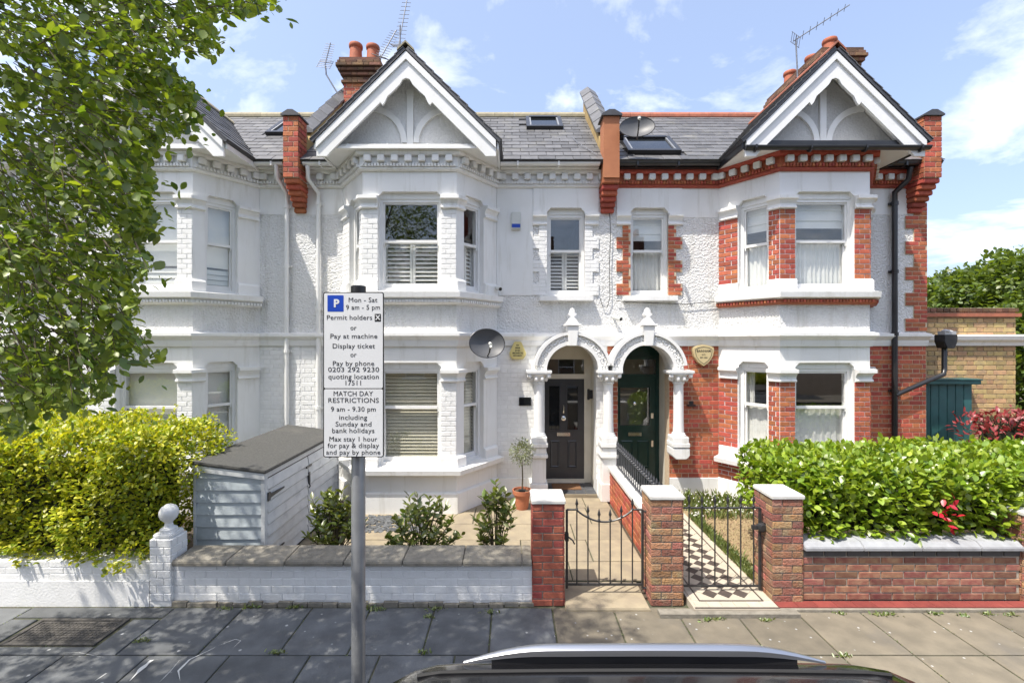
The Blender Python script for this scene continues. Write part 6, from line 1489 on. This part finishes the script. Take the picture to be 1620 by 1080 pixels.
# --- shrubs behind the coping
def shrub(label, px, pyb, pyt, Y, wpx, nst, nl, mat='shrub', size=.085):
    x, zt = PX(px, Y), PZ(pyt, Y); W_ = wpx / FPX * Y / 2; z0 = GZ
    t = thing('shrub', label, 'shrub', (x, Y, z0), 'shrubs behind the white wall'); sm = MB(); mws = []
    for k in range(nst):
        v = rdir(); v.z = abs(v.z) * .9 - .15; rr = R.uniform(.45, 1.0)
        top = Vector((x + v.x * W_ * rr * 1.15, Y + v.y * W_ * rr * .8, z0 + (zt - z0) * (.36 + .82 * v.z * rr) + R.uniform(-.04, .04)))
        base = Vector((x + v.x * .06, Y + v.y * .06, z0 - .03)); mid = base.lerp(top, .55) + Vector((v.x * -.05, v.y * -.05, .05))
        sm.tube([base, mid, top], [.008, .005, .003], 5)
        for j in range(nl):
            al = j * 2.4 + k; q = .72 + .28 * j / nl; p = mid.lerp(top, q * 2 - 1); e = .2 + .9 * (j / nl)
            mws.append(leaf_mw(p, Vector((math.cos(al), math.sin(al), e)), size * R.uniform(.75, 1.25), .72))
    sm.build('stems', 'twig', t); 
    foliage(mws, mat, t, 300)
shrub('leafy evergreen shrub squeezed between the shed and the sign post', 528, 865, 745, 5.55, 92, 58, 9, size=.10)
shrub('bushy reddish green shrub standing in the middle of the bed behind the coping', 668, 862, 758, 5.42, 122, 58, 9, size=.10)
shrub('upright open shrub near the brick gate pier', 785, 864, 740, 5.42, 82, 32, 9, size=.105)
# olive ball
mws = []
for k in range(850):
    v = rdir(); r = .205 * R.uniform(.3, 1.05); mws.append(leaf_mw(Vector((.165, 7.5, .98)) + v * r, v + rdir() * .6, R.uniform(.035, .055), .55))
foliage(mws, 'olive', po, 0)
# low flowering plants and grass by the checkered path
t = thing('flower_border', 'low border of grass and tiny white flowers beside the checkered path', 'border plants', (2.9, 6.6, GZ), kind='stuff')
mws = []; fl = MB()
for k in range(2600):
    y_ = R.uniform(5.2, 7.9); far = max(0, (y_ - 6.9)); x_ = 2.76 + abs(R.gauss(0, .06)) + (R.uniform(0, 1.2) if y_ > 7.0 else 0); h_ = .05 + .16 * max(0, min(1, (y_ - 6.8))) * R.random()
    mws.append(leaf_mw(Vector((x_, y_, GZ)), Vector((R.gauss(0, .4), R.gauss(0, .4), 1)), h_ + R.uniform(.03, .06), .22))
    if y_ > 6.9 and R.random() < .12: fl.ball((x_, y_, GZ + h_ + .05), .011, 6)
foliage(mws, 'grass', t, 0); fl.build('flowers', 'flower', t, recalc=False, kind='stuff')
# weeds in the pavement joints
wl_ = [(-1.46, 4.78), (-1.40, 4.74), (-.83, 4.62), (-.80, 4.76), (-.22, 4.70), (-2.3, 4.79), (-2.75, 4.80), (-3.0, 4.76), (-3.45, 4.25), (1.95, 4.56), (2.05, 4.58), (2.55, 4.57), (3.35, 4.68), (3.75, 4.66), (3.9, 4.67), (4.35, 4.68), (4.9, 4.67), (5.1, 4.66), (-.79, 4.10), (-2.12, 4.09), (2.95, 4.05), (4.6, 4.64)]
mws = []
for x_, y_ in wl_:
    mws += [leaf_mw(Vector((x_ + R.gauss(0, .04), y_ + R.gauss(0, .012), .0)), Vector((R.gauss(0, 1), R.gauss(0, 1), .8)), R.uniform(.02, .05), .6) for k in range(30)]
for k in range(900):
    x_ = R.choice(edges) + R.gauss(0, .006); mws.append(leaf_mw(Vector((x_, R.uniform(3.5, 4.8), -.006)), Vector((R.gauss(0, 1), R.gauss(0, 1), .6)), R.uniform(.008, .022), .6))
o = foliage(mws, 'grass', None, 0, 'pavement_weeds'); tag(o, 'tiny weeds and moss growing along the joints of the street paving', 'weeds')

# --- trees behind the outbuilding
def far_tree(label, x, y, ztop, r, n, z0=2.0, size=.20):
    t = thing('garden_tree', label, 'tree', (x, y, 0), 'trees behind the outbuilding')
    m = MB(); m.tube([(x, y, -.1), (x + .1, y, z0), (x, y, ztop * .7)], [.2, .16, .05], 10); 
    for k in range(7): a = k * .9; m.tube([(x, y, z0 + .2 * k), (x + r * .6 * math.cos(a), y + r * .6 * math.sin(a), z0 + .2 * k + 1.2)], [.06, .015], 6)
    m.build('trunk', 'bark', t); mws = []
    C = Vector((x, y, (z0 + ztop) / 2)); hz_ = (ztop - z0) / 2
    for k in range(n):
        v = rdir(); q = R.uniform(.55, 1.0) * (1 + .28 * mnoise.noise(v * 2.2 + Vector((x, 0, 0)))); p = C + Vector((v.x * r * q, v.y * r * q, v.z * hz_ * q))
        for j in range(4): mws.append(leaf_mw(p + rdir() * .16, (v + rdir() + Vector((0, 0, -.2))), size * R.uniform(.6, 1.2), 1.1))
    o = foliage(mws, 'fartree', t, 0, 'crown')
far_tree('broad green tree rising behind the yellow brick outbuilding', PX(1600, 17), 17, PZ(402, 17), 2.9, 5200, z0=1.5)
far_tree('green tree at the far right edge behind the outbuilding', PX(1690, 15), 15, PZ(372, 15), 2.7, 4200, z0=1.0)
far_tree('smaller green tree directly behind the red house corner', PX(1512, 19), 19, PZ(432, 19), 2.2, 3000, z0=1.5)
far_tree('low green bush at the right edge beyond the outbuilding', PX(1640, 10.5), 10.6, PZ(455, 10.5), 1.0, 1500, z0=.3, size=.14)

# chalky white streaks left on the dark flags
for pts, wd in (([(205, 1078), (222, 1060), (240, 1045), (262, 1042)], .035), ([(150, 1078), (168, 1066), (185, 1064)], .02), ([(285, 1078), (282, 1062), (300, 1044), (330, 1030), (345, 1022)], .018), ([(62, 1031), (125, 1033), (185, 1045)], .008), ([(345, 1022), (372, 1012), (381, 1014), (366, 1028)], .012), ([(252, 1080), (270, 1062), (288, 1040)], .006)):
    pts = [((a - 810) / (b - 540) * CAMZ, CAMZ * FPX / (b - 540)) for a, b in pts]; m = MB(); vs = []
    fine = []
    for i in range(len(pts) - 1):
        for k in range(6): t = k / 6; fine.append((pts[i][0] * (1 - t) + pts[i + 1][0] * t, pts[i][1] * (1 - t) + pts[i + 1][1] * t))
    for i, (a, b) in enumerate(fine):
        q = wd * (.25 + .75 * abs(mnoise.noise(Vector((a * 9, b * 9, wd * 99))))) * math.sin(math.pi * (i + .5) / len(fine)); vs += [(a - q, b, .0085), (a + q, b + q * .3, .0085)]
    m.add(vs, [(2 * i, 2 * i + 1, 2 * i + 3, 2 * i + 2) for i in range(len(fine) - 1)]); m.build('chalk_mark', 'capwhite', pave, recalc=False)

# ------------------------------------------------------------------ houses across the street (seen reflected in the panes)
for k, (xa, xb) in enumerate(((-9.5, -3.9), (-3.9, 1.7), (1.7, 7.3), (7.3, 12.9))):
    lab = ['yellow brick house across the street, farthest left facing the terrace', 'yellow brick house across the street, facing the white house bay', 'yellow brick house across the street, facing the red house porch', 'yellow brick house across the street, farthest right facing the terrace'][k]
    t = thing('opposite_house', lab, 'house', ((xa + xb) / 2, -9.5, 0), 'houses across the street'); yf = -9.2
    f = Fr((xb - .02, yf), (xa + .02, yf)); W_ = f.L; ops = [(.7, 1.75, .9, 2.4), (3.6, 4.6, .2, 2.4), (.7, 1.75, 3.7, 5.2), (2.1, 2.9, 3.7, 5.2), (3.7, 4.6, 3.7, 5.2)]
    m = MB(); wall_grid(m, f, 0, W_, -.05, 5.9, ops, .3); m.build('front_wall', 'yelbrick', t, recalc=False)
    for a, b, c, d_ in ops:
        m = MB(); F = m.fbox; F(f, a, a + .07, -.2, -.1, c, d_); F(f, b - .07, b, -.2, -.1, c, d_); F(f, a + .07, b - .07, -.2, -.1, d_ - .07, d_); F(f, a + .07, b - .07, -.2, -.1, c, c + .07); F(f, a + .07, b - .07, -.2, -.1, (c + d_) / 2 - .03, (c + d_) / 2 + .03)
        F(f, a - .1, b + .1, -.05, .1, c - .1, c - .001); F(f, a - .12, b + .12, -.05, .05, d_ + .001, d_ + .16); wn = m.build('window', 'white2', t)
        m = MB(); m.fbox(f, a + .07, b - .07, -.16, -.155, c + .07, d_ - .07); m.build('pane', 'darkglass', wn)
    m = MB(); m.xprism([(yf + .25, 5.75), (yf - 3.2, 8.3), (yf - 6.6, 5.75), (yf - 6.6, 5.6), (yf + .25, 5.65)], xa + .02, xb - .02); rf = m.build('roof', 'slate', t)
    m = MB(); m.box(xa + .02, xb - .02, yf - 6.5, yf - .31, -.05, 5.6); m.build('house_block', 'yelbrick', t)
    m = MB(); m.box(xa + .1, xa + .9, yf - 3.9, yf - 2.6, 7.2, 9.3); ck = m.build('chimney', 'soot', t)
    for q in range(3): m = MB(); m.lathe((xa + .5, yf - 3.7 + q * .45, 9.3), [(.14, 0), (.12, .5)], 12); m.build('chimney_pot', 'pot', ck, smooth=True)
